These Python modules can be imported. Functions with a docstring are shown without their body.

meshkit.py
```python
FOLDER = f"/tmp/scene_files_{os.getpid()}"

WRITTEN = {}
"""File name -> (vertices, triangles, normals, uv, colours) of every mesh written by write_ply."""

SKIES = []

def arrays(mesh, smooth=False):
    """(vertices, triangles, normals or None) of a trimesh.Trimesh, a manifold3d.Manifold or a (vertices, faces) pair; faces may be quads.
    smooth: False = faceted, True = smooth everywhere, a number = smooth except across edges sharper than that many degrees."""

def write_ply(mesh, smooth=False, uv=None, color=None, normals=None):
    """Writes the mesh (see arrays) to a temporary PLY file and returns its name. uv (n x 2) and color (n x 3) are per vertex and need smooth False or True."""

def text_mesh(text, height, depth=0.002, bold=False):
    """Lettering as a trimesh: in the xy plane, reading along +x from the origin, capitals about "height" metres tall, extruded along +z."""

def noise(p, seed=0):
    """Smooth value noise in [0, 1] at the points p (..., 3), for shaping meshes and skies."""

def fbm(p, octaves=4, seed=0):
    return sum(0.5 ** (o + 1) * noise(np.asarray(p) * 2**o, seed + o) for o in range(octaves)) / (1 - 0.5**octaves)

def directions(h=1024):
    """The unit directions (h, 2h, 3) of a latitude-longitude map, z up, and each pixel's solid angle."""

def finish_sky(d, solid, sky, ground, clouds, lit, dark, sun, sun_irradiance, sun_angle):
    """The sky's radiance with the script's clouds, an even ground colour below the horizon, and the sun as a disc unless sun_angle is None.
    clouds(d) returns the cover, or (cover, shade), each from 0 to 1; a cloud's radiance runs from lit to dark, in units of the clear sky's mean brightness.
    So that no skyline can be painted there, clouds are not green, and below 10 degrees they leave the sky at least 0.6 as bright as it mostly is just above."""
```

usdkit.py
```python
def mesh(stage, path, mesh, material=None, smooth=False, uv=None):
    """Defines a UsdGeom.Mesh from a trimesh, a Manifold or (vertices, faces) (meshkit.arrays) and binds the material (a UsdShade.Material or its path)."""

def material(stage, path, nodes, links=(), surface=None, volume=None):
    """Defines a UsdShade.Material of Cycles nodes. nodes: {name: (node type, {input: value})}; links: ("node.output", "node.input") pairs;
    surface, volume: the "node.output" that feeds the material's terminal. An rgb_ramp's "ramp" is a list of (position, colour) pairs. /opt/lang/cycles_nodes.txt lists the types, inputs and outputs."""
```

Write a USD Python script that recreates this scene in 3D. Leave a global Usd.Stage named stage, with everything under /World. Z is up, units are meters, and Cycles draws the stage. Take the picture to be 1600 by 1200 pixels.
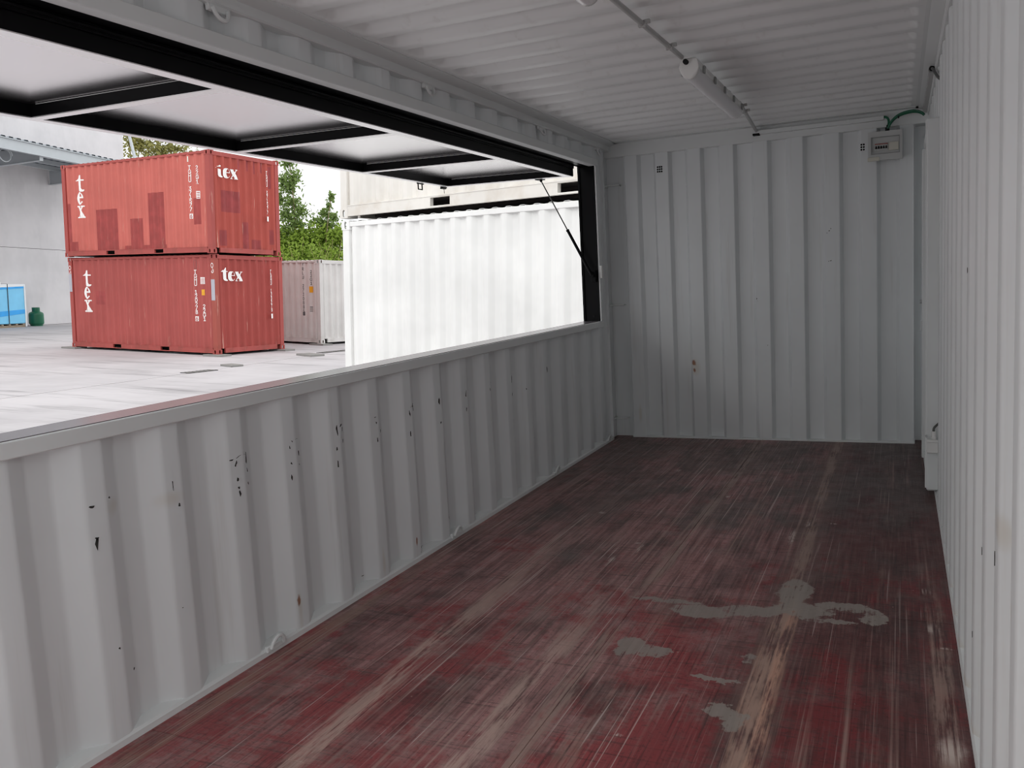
import math, random
import numpy as np, trimesh, shapely
import shapely.geometry as sg
from shapely import affinity, ops
import manifold3d as m3
import meshkit, usdkit
from pxr import Usd, UsdGeom, UsdLux, UsdShade, Gf, Sdf

stage = Usd.Stage.CreateInMemory()
UsdGeom.SetStageUpAxis(stage, 'Z'); UsdGeom.SetStageMetersPerUnit(stage, 1.0)
UsdGeom.Xform.Define(stage, '/World'); UsdGeom.Scope.Define(stage, '/World/Looks')

# ------------------------------------------------------------------ camera, sky, exposure
CAM = np.array([2.15742508, 0.0, 1.33823648])
def rotvec(v):
    a = np.linalg.norm(v); k = np.asarray(v) / a
    K = np.array([[0, -k[2], k[1]], [k[2], 0, -k[0]], [-k[1], k[0], 0]])
    return np.eye(3) + math.sin(a) * K + (1 - math.cos(a)) * K @ K
ROT = rotvec([1.94259234, 6.42195646, -0.43087067]) @ np.array([[1, 0, 0], [0, 0, -1], [0, 1, 0.]])
cam = UsdGeom.Camera.Define(stage, '/World/camera')
M = np.eye(4); M[0, :3], M[1, :3], M[2, :3], M[3, :3] = ROT[0], -ROT[1], -ROT[2], CAM
cam.AddTransformOp().Set(Gf.Matrix4d(M.tolist()))
cam.CreateHorizontalApertureAttr(36.0); cam.CreateFocalLengthAttr(36.0 * 1354.2195 / 1600)
cam.CreateClippingRangeAttr(Gf.Vec2f(0.05, 2000))
cam.CreateExposureAttr(0.27)
SKY = 1.0

class G:
    """small node graph writer"""
    def __init__(s): s.n, s.l = {}, []
    def __call__(s, kind, **kw):
        name = f'{kind}_{len(s.n)}'; const = {}
        for k, v in kw.items():
            if isinstance(v, Ref): s.l.append((v.s, f'{name}.{k}'))
            else: const[k] = v
        s.n[name] = (kind, const)
        return Node(name)
class Ref:
    def __init__(s, t): s.s = t
class Node:
    def __init__(s, n): s.name = n
    def __getattr__(s, k): return Ref(f'{s.name}.{k}')
LOOKS = {}
def finish(name, g, surf):
    LOOKS[name] = usdkit.material(stage, f'/World/Looks/{name}', g.n, g.l, surface=surf.s)
    return LOOKS[name]
def mix(g, f, a, b, t='mix'): return g('mix', fac=f, color1=a, color2=b, mix_type=t).color
def mth(g, t, a, b=0.0, clamp=False): return g('math', math_type=t, value1=a, value2=b, use_clamp=clamp).value
def rng(g, v, a, b, c=0.0, d=1.0): return g('map_range', value=v, from_min=a, from_max=b, to_min=c, to_max=d, clamp=True, range_type='smoothstep').result
def noi(g, vec, scale, detail=3.0, rough=0.55, dist=0.0): return g('noise_texture', vector=vec, scale=scale, detail=detail, roughness=rough, distortion=dist)
def mapv(g, vec, scale=(1, 1, 1), loc=(0, 0, 0), rot=(0, 0, 0)): return g('mapping', vector=vec, scale=scale, location=loc, rotation=rot).vector

# overcast sky: brighter overhead, soft cloud
g = G()
d_ = g('texture_coordinate').generated
z_ = g('separate_xyz', vector=d_).z
grad = rng(g, z_, -0.05, 1.0, 0.88, 1.12)
cl = noi(g, mapv(g, d_, (1.6, 1.6, 4)), 2.2, 5.0).fac
col = mix(g, rng(g, cl, .42, .68), (0.95, 0.975, 1.0), (1.0, 0.995, 0.985))
sky_m = finish('sky_overcast', g, g('background_shader', color=col, strength=mth(g, 'multiply', grad, SKY)).background)
dome = UsdLux.DomeLight.Define(stage, '/World/sky'); dome.CreateIntensityAttr(1.0)
UsdShade.MaterialBindingAPI.Apply(dome.GetPrim()).Bind(sky_m)
# the sun behind thin cloud: very wide and weak
sun = UsdLux.DistantLight.Define(stage, '/World/sun'); sun.CreateAngleAttr(50.0); sun.CreateIntensityAttr(0.35)
sun.AddRotateXYZOp().Set(Gf.Vec3f(48, 0, -28))
sun.CreateColorAttr(Gf.Vec3f(1.0, 0.97, 0.93))

# ------------------------------------------------------------------ object helpers
used, MATS = {}, {}
def numbered(parent, name):
    k = (parent, name); i = used.get(k, 0); used[k] = i + 1
    return f'{parent}/{name}' + (f'_{i:03d}' if i else '')
def data(prim, **kw):
    for k, v in kw.items():
        if v: prim.SetCustomDataByKey(k, v)
def thing(name, label=None, cat=None, loc=(0, 0, 0), group=None, kind=None, M=None, parent='/World'):
    p = numbered(parent, name); x = UsdGeom.Xform.Define(stage, p)
    if M is None: M = np.eye(4); M[:3, 3] = loc
    x.AddTransformOp().Set(Gf.Matrix4d(M.T.tolist())); MATS[p] = M
    data(x.GetPrim(), label=label, category=cat, group=group, kind=kind)
    return p
def part(parent, name, mesh, mat, smooth=30, label=None, kind=None, uv=None, local=False):
    """a mesh below a thing; coordinates are the thing's own when local, the world's otherwise"""
    if isinstance(mesh, list): mesh = trimesh.util.concatenate(mesh)
    if hasattr(mesh, 'to_mesh'): mesh = trimesh.Trimesh(*(lambda m: (m.vert_properties[:, :3], m.tri_verts))(mesh.to_mesh()), process=False)
    M = MATS.get(parent)
    if M is not None and not local: mesh = mesh.copy(); mesh.apply_transform(np.linalg.inv(M))
    p = numbered(parent, name)
    me = usdkit.mesh(stage, p, mesh, LOOKS[mat], smooth=False if uv is not None else smooth, uv=uv)
    MATS[p] = M if M is not None else np.eye(4)
    data(me.GetPrim(), label=label, kind=kind)
    return p
def solo(name, label, cat, mesh, mat, loc=(0, 0, 0), smooth=30, group=None, kind=None, M=None):
    if isinstance(mesh, list): mesh = trimesh.util.concatenate(mesh)
    if M is None: M = np.eye(4); M[:3, 3] = loc
    mesh = mesh.copy(); mesh.apply_transform(np.linalg.inv(M))
    p = numbered('/World', name); me = usdkit.mesh(stage, p, mesh, LOOKS[mat], smooth=smooth)
    UsdGeom.Xformable(me).AddTransformOp().Set(Gf.Matrix4d(M.T.tolist()))
    data(me.GetPrim(), label=label, category=cat, group=group, kind=kind)
    return p

# ------------------------------------------------------------------ shape helpers
def box(x0, x1, y0, y1, z0, z1, b=0.0):
    lo, hi = np.minimum((x0, y0, z0), (x1, y1, z1)), np.maximum((x0, y0, z0), (x1, y1, z1))
    if b <= 0:
        m = trimesh.creation.box(hi - lo); m.apply_translation((lo + hi) / 2); return m
    b = min(b, (hi - lo).min() * 0.45); pts = []
    for k in range(3):
        l2, h2 = lo + b, hi - b; l2[k], h2[k] = lo[k], hi[k]
        pts += [(x, y, z) for x in (l2[0], h2[0]) for y in (l2[1], h2[1]) for z in (l2[2], h2[2])]
    return trimesh.convex.convex_hull(np.array(pts))
def cyl(a, b, r, n=16, r2=None):
    a, b = np.array(a, float), np.array(b, float); d = b - a; L = np.linalg.norm(d); r2 = r if r2 is None else r2
    m = trimesh.creation.revolve([(0, 0), (r, 0), (r2, L), (0, L)], sections=n)
    m.apply_transform(trimesh.geometry.align_vectors([0, 0, 1], d / L)); m.apply_translation(a); return m
def tube(pts, r, n=8):
    pts = np.array(pts, float); N = len(pts); V, F = [], []
    t = np.gradient(pts, axis=0); t /= np.linalg.norm(t, axis=1, keepdims=True)
    up = np.array([0, 0, 1.]) if abs(t[0][2]) < .9 else np.array([1., 0, 0]); u = np.cross(t[0], up); u /= np.linalg.norm(u)
    for i in range(N):
        u = u - t[i] * (u @ t[i]); u /= np.linalg.norm(u); w = np.cross(t[i], u)
        rr = r[i] if np.ndim(r) else r
        V += [pts[i] + rr * (math.cos(a) * u + math.sin(a) * w) for a in np.linspace(0, 2 * math.pi, n, endpoint=False)]
    for i in range(N - 1):
        for j in range(n):
            a, b, c, d = i * n + j, i * n + (j + 1) % n, (i + 1) * n + (j + 1) % n, (i + 1) * n + j
            F += [(a, b, c), (a, c, d)]
    V += [pts[0], pts[-1]]
    for j in range(n): F += [(N * n, (j + 1) % n, j), (N * n + 1, (N - 1) * n + j, (N - 1) * n + (j + 1) % n)]
    return trimesh.Trimesh(V, F, process=False)
def spline(pts, n=20):
    from scipy.interpolate import CubicSpline
    pts = np.array(pts, float); s = np.r_[0, np.cumsum(np.linalg.norm(np.diff(pts, axis=0), axis=1))]
    return CubicSpline(s, pts)(np.linspace(0, s[-1], n))
def trap(pitch, slope, fo, depth, phase, s0, s1, rnd=0.010):
    """trapezoid sheet profile: (s, d), d = 0 on the near flats and -depth on the far ones; a near flat ends at phase"""
    k0, k1 = math.floor((s0 - phase) / pitch) - 1, math.ceil((s1 - phase) / pitch) + 1
    P = []
    for k in range(k0, k1 + 1):
        b = phase + k * pitch; P += [(b, 0), (b + slope, -depth), (b + slope + fo, -depth), (b + 2 * slope + fo, 0)]
    P = np.array(P); Q = []
    for i in range(1, len(P) - 1):
        a, c, b = P[i - 1], P[i], P[i + 1]; la, lb = np.linalg.norm(a - c), np.linalg.norm(b - c); r = min(rnd, .4 * la, .4 * lb)
        p, q = c + (a - c) / la * r, c + (b - c) / lb * r
        Q += [(1 - t) ** 2 * p + 2 * t * (1 - t) * c + t * t * q for t in (0, .5, 1)]
    Q = np.array(Q); f = lambda s: np.interp(s, Q[:, 0], Q[:, 1])
    inner = Q[(Q[:, 0] > s0 + 1e-4) & (Q[:, 0] < s1 - 1e-4)]
    return np.vstack([[(s0, f(s0))], inner, [(s1, f(s1))]]), f
def ribbon(prof, z0, z1, t, fn, uv=False):
    """a bent sheet of thickness t: profile (s, d) carried from z0 to z1; fn(s, d, z) -> xyz"""
    n = len(prof); V, UV = [], []
    for dd in (0, -t):
        for z in (z0, z1):
            for s, d in prof: V.append(fn(s, d + dd, z)); UV.append((s, z))
    F = []
    A, B, Cc, D = 0, n, 2 * n, 3 * n
    for i in range(n - 1):
        F += [(A + i, A + i + 1, B + i + 1), (A + i, B + i + 1, B + i), (Cc + i + 1, Cc + i, D + i), (Cc + i + 1, D + i, D + i + 1),
              (A + i + 1, A + i, Cc + i), (A + i + 1, Cc + i, Cc + i + 1), (B + i, B + i + 1, D + i + 1), (B + i, D + i + 1, D + i)]
    for i in (0, n - 1): F += [(A + i, B + i, D + i), (A + i, D + i, Cc + i)]
    m = trimesh.Trimesh(np.array(V), F, process=False)
    return (m, np.array(UV)) if uv else m
def prism(poly, y0, y1, axes='xzy'):
    """extrude a shapely polygon; axes 'xzy': polygon (x, z) along y, 'yzx': polygon (y, z) along x, 'xyz': along z"""
    gs = [q for q in getattr(poly, 'geoms', [poly]) if q.area > 1e-9]
    m = trimesh.util.concatenate([trimesh.creation.extrude_polygon(q, y1 - y0, engine='earcut') for q in gs])
    v = m.vertices.copy(); v[:, 2] += y0
    o = np.zeros_like(v); 
    for k, a in enumerate(axes): o[:, 'xyz'.index(a)] = v[:, k]
    return trimesh.Trimesh(o, m.faces, process=False)

# ------------------------------------------------------------------ materials
def plain(name, color, rough=.5, metallic=0.0, var=.06, vscale=3.0, spec=.5, bump=0.0, bscale=60.0):
    g = G(); p = g('texture_coordinate').object
    c = mix(g, noi(g, p, vscale, 4.0).fac, tuple(np.array(color) * (1 - var)), tuple(np.minimum(np.array(color) * (1 + var), 1)))
    kw = {}
    if bump: kw['normal'] = g('bump', height=noi(g, p, bscale, 3.0).fac, strength=bump, distance=.002).normal
    return finish(name, g, g('principled_bsdf', base_color=c, roughness=rough, metallic=metallic, specular_ior_level=spec, **kw).BSDF)
def spots(g, pos, lst, edge=.25, nscale=18.0, namp=.35, axes=(0, 1, 2)):
    """soft-edged irregular blots at given places: (centre, radii)"""
    n = noi(g, pos, nscale, 4.0).fac; out = None
    for c, r in lst:
        s = tuple(1 / q for q in r); v = mapv(g, pos, s, tuple(-a * b for a, b in zip(c, s)))
        L = g('vector_math', math_type='length', vector1=v).value
        L = mth(g, 'add', L, mth(g, 'multiply', mth(g, 'subtract', n, .5), namp * 2))
        k = rng(g, L, 1.0, 1.0 - edge)
        out = k if out is None else mth(g, 'maximum', out, k)
    return out
def painted(name, color, rust=(), dirt=.12, rough=.42, smear=(), dents=.12):
    g = G(); pos = g('geometry').position
    big = noi(g, pos, 1.3, 4.0).fac
    c = mix(g, rng(g, big, .3, .75), tuple(np.array(color) * (1 - dirt * .5)), color)
    st = noi(g, mapv(g, pos, (14, 14, .9)), 1.0, 4.0, .6).fac
    c = mix(g, mth(g, 'multiply', rng(g, st, .56, .78), dirt * 1.6), c, (.42, .38, .33))
    if smear: c = mix(g, mth(g, 'multiply', spots(g, pos, smear, .8, 9, .3), .55), c, (.62, .58, .50))
    if rust: c = mix(g, mth(g, 'multiply', spots(g, pos, rust, .6, 40, .6), .9), c, (.26, .09, .03))
    h = noi(g, pos, 7.0, 3.0).fac
    nrm = g('bump', height=h, strength=dents, distance=.01).normal
    return finish(name, g, g('principled_bsdf', base_color=c, roughness=rough, normal=nrm).BSDF)
WHITE = (.785, .81, .815)
painted('wall_paint', WHITE, smear=[((-.02, 2.05, .70), (.05, .08, .04)), ((-.02, 2.64, .10), (.06, .02, .12)), ((-.02, 3.25, .10), (.06, .02, .10)), ((0, 1.85, .73), (.05, .06, .04))],
        rust=[((-.01, 2.635, .14), (.05, .012, .03)), ((-.01, 3.55, .10), (.05, .010, .03))])
painted('end_paint', WHITE, rust=[((.65, 6.9, .615), (.022, .1, .030)), ((.655, 6.9, .555), (.012, .1, .022))], smear=[((.665, 6.9, .58), (.05, .1, .09)), ((.195, 6.9, .2), (.02, .1, .1))])
painted('right_paint', (.79, .815, .815), smear=[((2.34, 1.95, .78), (.05, .12, .05)), ((2.34, 1.75, .70), (.05, .04, .03)), ((2.34, 2.4, .02), (.06, 3.0, .05))])
painted('ceiling_paint', (.83, .84, .835), dirt=.12, dents=.03)
plain('rail_paint', (.74, .76, .755), .45, var=.05)
plain('black_paint', (.0035, .0035, .004), .38, var=.2, spec=.10)
plain('black_rubber', (.015, .015, .015), .7)
plain('panel_steel', (.745, .715, .73), .20, metallic=1.0, var=.02, vscale=1.0)
plain('strip_steel', (.93, .915, .92), .30, metallic=.6, var=.03)
plain('sill_steel', (.21, .19, .205), .24, metallic=.75, var=.06)
plain('fixture_plastic', (.78, .78, .76), .35, var=.02)
plain('diffuser', (.80, .79, .80), .25, var=.02)
plain('dark_hole', (.008, .008, .008), .9)
plain('conduit_plastic', (.46, .46, .45), .4, var=.04)
plain('clip_plastic', (.30, .31, .30), .5)
plain('box_plastic', (.56, .57, .56), .4, var=.03)
plain('box_window', (.30, .31, .30), .15, var=.05)
plain('cream_plastic', (.66, .64, .56), .4, var=.02)
plain('red_plastic', (.32, .12, .10), .5)
plain('green_cable', (.01, .12, .06), .4, var=.1)
plain('grey_cable', (.09, .09, .085), .5)
plain('zinc', (.50, .51, .52), .38, metallic=.8)
plain('paint_chip', (.035, .033, .03), .8)
plain('pen_mark', (.12, .13, .12), .7)

# the container floor: red-painted plywood, scraped and patched
def floor_mat():
    g = G(); pos = g('geometry').position
    xyz = g('separate_xyz', vector=pos); X, Y = xyz.x, xyz.y
    nz = lambda sc, loc=(0, 0, 0), s=1.0, d=4.0, r=.6, rot=(0, 0, 0): noi(g, mapv(g, pos, sc, loc, rot), s, d, r).fac
    fine = nz((110, 2.6, 1), d=3.0)                 # hair-thin scrapes along the box
    fib = nz((42, 1.5, 1), (3, 1, 0))
    xfib = nz((2.6, 60, 1), (1, 4, 0), d=3.0)       # marks across the sheets
    mid = noi(g, pos, 8.0, 5.0, .68).fac
    lo = nz((1.5, .9, 1), s=1.6, d=5.0)
    c = mix(g, rng(g, fib, .30, .70), (.190, .084, .082), (.450, .235, .225))
    right = rng(g, X, 1.25, 2.0)                    # the right-hand sheets are darker and redder
    c = mix(g, mth(g, 'multiply', right, .86), c, (.070, .014, .014))
    # remaining red paint
    red = mix(g, mid, (.170, .022, .026), (.370, .058, .064)); red = mix(g, mth(g, 'multiply', right, .66), red, (.125, .013, .016))
    near = rng(g, Y, 4.8, 1.9, -.15, .085)
    rm = mth(g, 'add', mth(g, 'add', lo, near), mth(g, 'add', mth(g, 'multiply', mth(g, 'subtract', mid, .5), .50), mth(g, 'add', mth(g, 'multiply', mth(g, 'subtract', xfib, .5), .22), mth(g, 'multiply', mth(g, 'subtract', fib, .5), .35))))
    c = mix(g, mth(g, 'multiply', rng(g, rm, .47, .64), .88), c, red)
    # dark handled areas, grey film further in
    dk = nz((2.4, 1.3, 1), (5, 3, 0), 1.7, 5.0, .65)
    c = mix(g, mth(g, 'multiply', rng(g, dk, .47, .66), .62), c, (.045, .024, .023))
    bl = nz((1.7, 1.7, 1), (2, 8, 0), 1.6, 6.0, .72)
    c = mix(g, mth(g, 'multiply', rng(g, bl, .50, .68), mth(g, 'subtract', .40, mth(g, 'multiply', right, .25))), c, (.40, .25, .24))
    gre = nz((1.3, .6, 1), (9, 1, 0), 2.0, 5.0, .68)
    c = mix(g, mth(g, 'multiply', mth(g, 'multiply', rng(g, mth(g, 'add', gre, rng(g, Y, 2.2, 6.0, -.09, .15)), .50, .70), .70), mth(g, 'subtract', 1.0, mth(g, 'multiply', right, rng(g, Y, 5.0, 3.2, 0.0, .7)))), c, mix(g, fib, (.075, .062, .056), (.135, .115, .105)))
    # fine scrapes lighten and darken everything along the box; cross grain
    c = mix(g, mth(g, 'multiply', rng(g, fine, .54, .72), mth(g, 'subtract', .42, mth(g, 'multiply', right, .24))), c, (.38, .26, .24))
    c = mix(g, mth(g, 'multiply', rng(g, fine, .47, .30), .60), c, (.030, .014, .014))
    c = mix(g, mth(g, 'multiply', rng(g, xfib, .46, .29), .50), c, (.035, .018, .018))
    wv = noi(g, mapv(g, pos, (55, 55, 1)), 1.0, 3.0, .7).fac
    c = mix(g, mth(g, 'multiply', rng(g, wv, .48, .30), .48), c, (.030, .016, .016))
    # long pale drag marks
    sc = nz((36, .30, 1), (3, 0, 0), d=3.0, r=.55); msk = nz((1.3, .5, 1), (1, 7, 0), 2.0, 3.0)
    c = mix(g, mth(g, 'multiply', mth(g, 'multiply', rng(g, sc, .56, .70), rng(g, msk, .40, .60)), .62), c, (.42, .285, .245))
    sc2 = nz((90, .55, 1), (3, 5, 0), d=2.0, r=.5, rot=(0, 0, .05))
    c = mix(g, mth(g, 'multiply', rng(g, sc2, .64, .72), mth(g, 'subtract', .70, mth(g, 'multiply', right, .40))), c, (.58, .46, .42))
    sc3 = nz((70, 1.3, 1), (8, 2, 0), d=2.0, r=.5, rot=(0, 0, -.16))
    c = mix(g, mth(g, 'multiply', rng(g, sc3, .68, .75), mth(g, 'subtract', .70, mth(g, 'multiply', right, .40))), c, (.60, .50, .47))
    def band(x0, w, col, k, y0=None, y1=None, brk=.46, wob=.06, soft=.35):
        nonlocal c
        wv = nz((.2, 1.0, 1), (x0 * 7, x0, 0), d=4.0)
        e = mth(g, 'multiply', mth(g, 'subtract', fib, .5), w * 1.6)
        dx = mth(g, 'absolute', mth(g, 'subtract', mth(g, 'add', X, mth(g, 'multiply', mth(g, 'subtract', wv, .5), wob)), x0))
        m = rng(g, mth(g, 'add', dx, e), w, w * soft)
        br = nz((10, 2.0, 1), (x0 * 3, 0, 0), d=5.0, r=.72)
        m = mth(g, 'multiply', m, rng(g, mth(g, 'add', br, mth(g, 'multiply', mth(g, 'subtract', fine, .5), .5)), brk - .10, brk + .10))
        if y0 is not None: m = mth(g, 'multiply', m, rng(g, Y, y1, y0))
        c = mix(g, mth(g, 'multiply', m, k), c, col)
    band(1.745, .100, (.15, .095, .085), .55, brk=.40)
    band(1.750, .058, (.60, .350, .255), .85, 3.1, 3.9, .50, .05, .4)       # bare wood along a seam
    band(1.735, .040, (.34, .235, .195), .75, brk=.46)
    band(.555, .060, (.56, .40, .34), .80, 2.6, 4.6, .46, .12)
    band(.60, .10, (.30, .20, .18), .40, brk=.52, wob=.15)
    band(1.02, .065, (.52, .37, .32), .80, 2.3, 3.9, .47, .08)
    band(1.165, .045, (.34, .245, .21), .75, brk=.48, wob=.05)
    band(1.30, .05, (.36, .24, .20), .45, 2.6, 4.2, .54, .10)
    band(.82, .06, (.34, .24, .21), .45, 3.4, 5.5, .53, .10)
    band(.07, .055, (.30, .19, .145), .72, 2.6, 4.6, .47, .06)
    band(.20, .05, (.24, .15, .125), .45, 2.4, 4.0, .52, .08)
    band(2.275, .05, (.40, .275, .23), .60, 3.0, 4.6, .52, .05)
    band(2.10, .04, (.22, .14, .12), .40, brk=.55, wob=.1)
    # grey filler patches with ragged edges
    def blots(lst, namp, nsc, edge):
        wob = g('vector_math', math_type='multiply_add', vector1=noi(g, pos, nsc, 6.0, .72).color, vector2=(namp, namp, 0), vector3=(-namp / 2, -namp / 2, 0)).vector
        q = g('vector_math', math_type='add', vector1=pos, vector2=wob).vector; out = None
        for cc, r in lst:
            s = tuple(1 / k for k in r); L_ = g('vector_math', math_type='length', vector1=mapv(g, q, s, tuple(-a * b for a, b in zip(cc, s)))).value
            k = rng(g, L_, 1.0, 1.0 - edge); out = k if out is None else mth(g, 'maximum', out, k)
        return out
    Z = 0
    gp = [((1.44, 3.30, Z), (.13, .075, 1)), ((1.62, 3.36, Z), (.12, .065, 1)), ((1.80, 3.42, Z), (.13, .075, 1)), ((1.96, 3.50, Z), (.11, .050, 1)), ((2.07, 3.42, Z), (.055, .085, 1)), ((1.76, 3.62, Z), (.07, .16, 1)), ((1.90, 3.34, Z), (.12, .022, 1)), ((1.28, 3.38, Z), (.16, .018, 1)),
          ((1.255, 2.90, Z), (.055, .085, 1)), ((1.345, 2.885, Z), (.065, .055, 1)), ((1.655, 2.535, Z), (.05, .045, 1)), ((1.70, 2.48, Z), (.035, .065, 1)), ((1.60, 2.74, Z), (.09, .018, 1)), ((1.68, 2.93, Z), (.02, .05, 1))]
    m = mth(g, 'multiply', blots(gp, .13, 13.0, .12), rng(g, mth(g, 'add', mid, mth(g, 'multiply', fine, .5)), .56, .70))
    c = mix(g, mth(g, 'multiply', m, .86), c, mix(g, fib, (.235, .205, .180), (.350, .315, .285)))
    wp = [((2.285, 2.50, Z), (.05, .11, 1)), ((2.265, 3.36, Z), (.03, .06, 1)), ((2.25, 3.75, Z), (.025, .05, 1)), ((2.30, 3.20, Z), (.03, .012, 1)), ((1.665, 4.38, Z), (.016, .17, 1)), ((1.72, 4.62, Z), (.010, .07, 1)), ((1.84, 4.66, Z), (.03, .015, 1)),
          ((.905, 3.80, Z), (.016, .10, 1)), ((.985, 4.02, Z), (.010, .10, 1)), ((.955, 4.10, Z), (.022, .012, 1)), ((.78, 5.73, Z), (.02, .05, 1)), ((.60, 4.6, Z), (.03, .03, 1)), ((1.22, 5.1, Z), (.025, .03, 1)), ((1.40, 2.30, Z), (.014, .016, 1))]
    c = mix(g, mth(g, 'multiply', mth(g, 'multiply', blots(wp, .045, 30.0, .9), rng(g, fine, .38, .56)), .85), c, (.62, .53, .48))
    sp = g('voronoi_texture', vector=mapv(g, pos, (1, 1, 0)), scale=24.0).distance
    c = mix(g, mth(g, 'multiply', rng(g, sp, .11, .05), rng(g, mid, .57, .66)), c, (.52, .42, .36))
    rgh = rng(g, mid, .2, .8, .40, .62)
    h = mth(g, 'add', mth(g, 'multiply', fine, .5), mth(g, 'multiply', mid, .5))
    nrm = g('bump', height=h, strength=.35, distance=.003).normal
    finish('plywood', g, g('principled_bsdf', base_color=c, roughness=rgh, specular_ior_level=.42, normal=nrm).BSDF)
floor_mat()

# yard materials
def concrete(name, c1, c2, streak=.5, sc=1.0, rough=.85):
    g = G(); p = g('texture_coordinate').object
    a = noi(g, p, .35 * sc, 5.0, .6).fac; b = noi(g, mapv(g, p, (.25 * sc, 2.0 * sc, 1), rot=(0, 0, .35)), 1.0, 5.0, .65).fac
    f = noi(g, p, 14.0, 4.0, .6).fac
    c = mix(g, rng(g, a, .3, .7), c1, c2)
    c = mix(g, mth(g, 'multiply', rng(g, b, .50, .74), streak), c, tuple(np.array(c1) * .55))
    c = mix(g, mth(g, 'multiply', f, .10), c, tuple(np.array(c1) * .6))
    return finish(name, g, g('principled_bsdf', base_color=c, roughness=rough, specular_ior_level=.3).BSDF)
concrete('yard_concrete', (.44, .42, .43), (.56, .535, .545), .85)
concrete('pad_concrete', (.24, .235, .22), (.30, .29, .28), .3)
concrete('joint_fill', (.11, .10, .10), (.13, .12, .12), .2)
def wallcon(name, c1, c2):
    g = G(); p = g('texture_coordinate').object
    a = noi(g, p, .55, 5.0, .6).fac; b = noi(g, mapv(g, p, (1.2, 1.2, .4)), 1.0, 5.0, .6).fac
    c = mix(g, rng(g, a, .3, .7), c1, c2); c = mix(g, mth(g, 'multiply', rng(g, b, .5, .8), .35), c, tuple(np.array(c1) * .8))
    return finish(name, g, g('principled_bsdf', base_color=c, roughness=.85, specular_ior_level=.25).BSDF)
wallcon('precast', (.60, .585, .595), (.69, .67, .68))
plain('galv_sheet', (.30, .33, .36), .45, metallic=.4, var=.1)
plain('galv_beam', (.46, .49, .51), .45, metallic=.3, var=.06)
plain('grate_iron', (.05, .05, .05), .6)

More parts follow.
